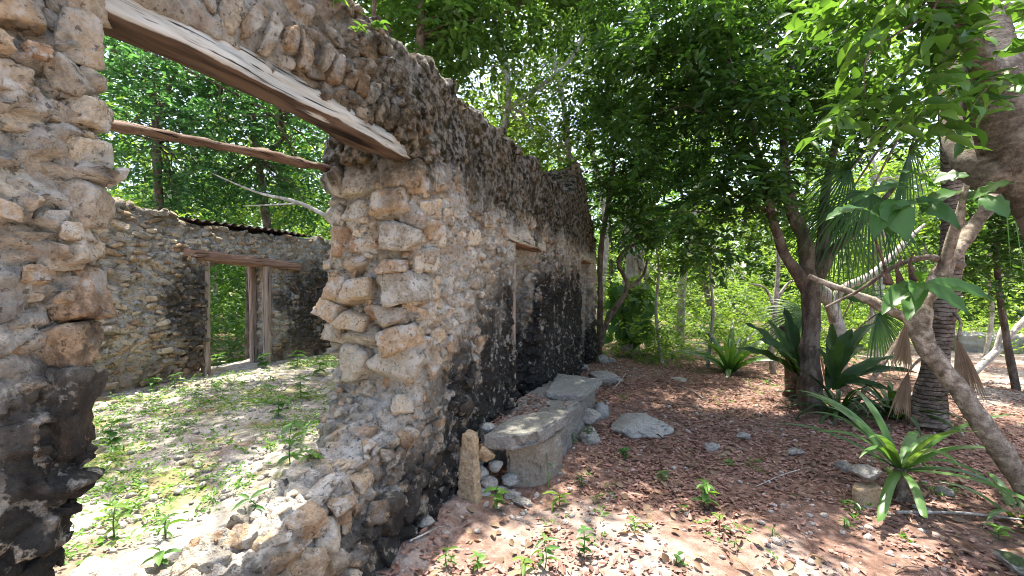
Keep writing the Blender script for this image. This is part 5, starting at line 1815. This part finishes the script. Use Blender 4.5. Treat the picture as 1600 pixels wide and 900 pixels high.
tag(mb.build("leaf_litter", M['litter']), "reddish brown fallen leaves covering the clearing and path", "leaf litter", kind="stuff")
n = 2600
x = r.uniform(-1.3, 4.5, n); y = 0.9 + 7 * r.random(n) ** 1.3
keep = ~((x < -0.8) & (y > 2.9) & (y < 5.3)) & (fbm(np.stack([x, y, x * 0], 1) * 1.6, 3, 74) > -0.25)
x, y = x[keep], y[keep]
n = len(x)
a = r.uniform(0, 2 * math.pi, n)
mb = MB()
leaf_geo(mb, np.stack([x, y, gz(x, y) + 0.012], 1), np.stack([np.cos(a), np.sin(a), r.normal(0.1, 0.3, n)], 1), np.stack([r.normal(0, 0.5, n), r.normal(0, 0.5, n), np.ones(n)], 1), r.uniform(0.05, 0.10, n), r.uniform(0.03, 0.05, n), 11)
for k in range(130):
    c = np.array((r.uniform(-0.8, 4), r.uniform(1.5, 8), 0.0))
    t = r.uniform(0, 6.28)
    l = r.uniform(0.06, 0.3)
    e = c + (math.cos(t) * l, math.sin(t) * l, 0)
    c[2] = float(gz(c[0], c[1])[0]) + 0.012
    e[2] = float(gz(e[0], e[1])[0]) + 0.016
    tube(mb, [c, (c + e) / 2 + r.normal(size=3) * 0.012, e], [0.004, 0.0035, 0.002], 4, 2)
tag(mb.build("leaf_litter", M['dead']), "larger curled dry leaves and twiglets strewn over the path", "leaf litter", kind="stuff")
# litter on the bench and behind
mb = MB()
n = 380
x = r.uniform(-1.5, -1.0, n); y = r.uniform(3.25, 4.4, n)
keep = (x < -1.15 - 0.1 * (y - 3.3)) | (r.random(n) < 0.15)
x, y = x[keep], y[keep]
n = len(x)
a = r.uniform(0, 6.28, n)
leaf_geo(mb, np.stack([x, y, 0.38 + r.uniform(0, 0.03, n)], 1), np.stack([np.cos(a), np.sin(a), r.normal(0, 0.2, n)], 1), np.stack([r.normal(0, 0.3, n), r.normal(0, 0.3, n), np.ones(n)], 1), r.uniform(0.03, 0.06, n), r.uniform(0.018, 0.035, n), 6)
tag(mb.build("leaf_litter", M['litter']), "fallen leaves lying on top of the stone bench", "leaf litter", kind="stuff")


def gravel(label, x, y, zf, smin, smax, seed):
    r = np.random.default_rng(seed)
    n = len(x)
    z = zf(x, y)
    s = smin * (smax / smin) ** (r.random(n) ** 2.2)
    items = []
    for k in range(n):
        R = frame_for((0, 0, 1), up=(math.cos(k), math.sin(k), 0), jit=0.6, r=r)
        items.append((np.array((x[k], y[k], z[k] + s[k] * 0.2)), R, (s[k], s[k] * r.uniform(0.6, 1), s[k] * 0.55)))
    return tag(join_rocks(items, ROCK_TINY, "gravel", M['pebble']), label, "gravel", kind="stuff")


n = 5200
x = r.uniform(-1.4, 5, n); y = 0.9 + 7 * r.random(n) ** 1.5
keep = r.random(n) < np.clip(0.5 - fbm(np.stack([x, y, x * 0], 1) * 1.1, 3, 71) * 0.9, 0.08, 1)
gravel("pale limestone gravel scattered over the clearing", x[keep], y[keep], gz, 0.006, 0.035, 501)
n = 4200
x = r.uniform(BU + 0.05, WI, n); y = r.uniform(0.2, 6.5, n)
gravel("pale limestone chips on the room floor", x, y, fz, 0.006, 0.035, 502)
# low weeds on the room floor
n = 1500
x = r.uniform(BU + 0.1, WI - 0.05, n); y = r.uniform(0.3, 5.8, n)
den = fbm(np.stack([x, y, x * 0], 1) * 1.3, 3, 91)
keep = r.random(n) < np.clip(0.45 + den * 1.2, 0.03, 1)
pts = np.stack([x[keep], y[keep], fz(x[keep], y[keep]) + 0.03], 1)
pos, ld, up, *_ = sprays(r, pts, 0.05, 4, 4, 0.07)
pos[:, 2] = np.maximum(pos[:, 2], fz(pos[:, 0], pos[:, 1]) + 0.01)
mb = MB()
n = len(pos)
leaf_geo(mb, pos, ld + np.array((0, 0, 0.3)), up, r.uniform(0.014, 0.04, n), r.uniform(0.008, 0.02, n), 6)
tag(mb.build("weeds", M['leaf_weed']), "low bright green weeds creeping over the room floor", "weeds", kind="stuff")
n = 700
x = r.uniform(-0.8, 4.5, n); y = r.uniform(1.0, 9.5, n)
keep = fbm(np.stack([x, y, x * 0], 1) * 1.7, 3, 95) > 0.42
pts = np.stack([x[keep], y[keep], gz(x[keep], y[keep]) + 0.02], 1)
pos, ld, up, *_ = sprays(r, pts, 0.04, 3, 4, 0.05)
mb = MB()
n = len(pos)
leaf_geo(mb, pos, ld + np.array((0, 0, 0.4)), up, r.uniform(0.02, 0.045, n), r.uniform(0.012, 0.024, n), 6)
tag(mb.build("weeds", M['leaf_weed']), "tiny green sprouts dotted over the leaf litter", "weeds", kind="stuff")

# fallen twigs
TW = [((1105, 630), (1060, 610), 0.008, "thin grey twig lying on the path past the boulder"), ((958, 616), (978, 600), 0.010, "short pale stick beside the far end of the bench"), ((1400, 800), (1600, 815), 0.012, "long grey stick on the ground below the strap leaved plant"),
      ((1180, 760), (1260, 735), 0.006, "thin twig in litter in the middle of the clearing"), ((640, 860), (700, 830), 0.006, "dry twig at the foot of the wall")]
for k, (a, b, rr, lab) in enumerate(TW):
    a, b = G(*a), G(*b)
    a[2] = float(gz(a[0], a[1])[0]) + rr
    b[2] = float(gz(b[0], b[1])[0]) + rr + 0.02
    mb = MB()
    tube(mb, [a, (a + b) / 2 + (0.02, 0.03, 0.01), b], [rr, rr * 0.8, rr * 0.4], 6, 5, 0.2, k)
    tag(mb.build("fallen_twig", M['bark_pale']), lab, "twig", "fallen twigs")
mb = MB()
a = gnd(1500, 640); 
tube(mb, [P(1330, 640, 5.2), P(1385, 560, 5.6), P(1440, 470, 6.0), P(1470, 400, 6.4)], [0.03, 0.03, 0.025, 0.012], 7, 5, 0.2, 1)
tag(mb.build("leaning_branch", M['twig']), "thin brown branch leaning beside the palm trunk", "tree branch")
mb = MB()
tube(mb, [gnd(1500, 600), P(1555, 550, 7.0), P(1600, 500, 7.0), P(1640, 460, 7.0)], [0.06, 0.05, 0.045, 0.03], 7, 5, 0.2, 1)
tube(mb, [P(1555, 550, 7.0), P(1570, 500, 7.0), P(1565, 480, 7.0)], [0.04, 0.03, 0.015], 7, 5, 0.2, 1)
tag(mb.build("fallen_tree", M['bark_pale']), "pale fallen trunk in the sunny clearing behind the crooked trunk", "fallen tree")
# pale low wall far right
bm = bmesh.new()
q0, q1 = P(1490, 450, 10.5), P(1720, 450, 9.8)
dv = unit((q1 - q0) * (1, 1, 0))
nv = np.array((-dv[1], dv[0], 0)) * 0.25
prism(bm, [tuple((q0 - nv)[:2]), tuple((q1 - nv)[:2]), tuple((q1 + nv)[:2]), tuple((q0 + nv)[:2])], 2, -0.2, 0.42)
me, v, n = rubble_core(bm, 0.05, (5, 5, 8), 0.05, 71)
tag(put("low_wall", me, M['rock']), "low pale stone wall across the clearing at the far right", "stone wall")
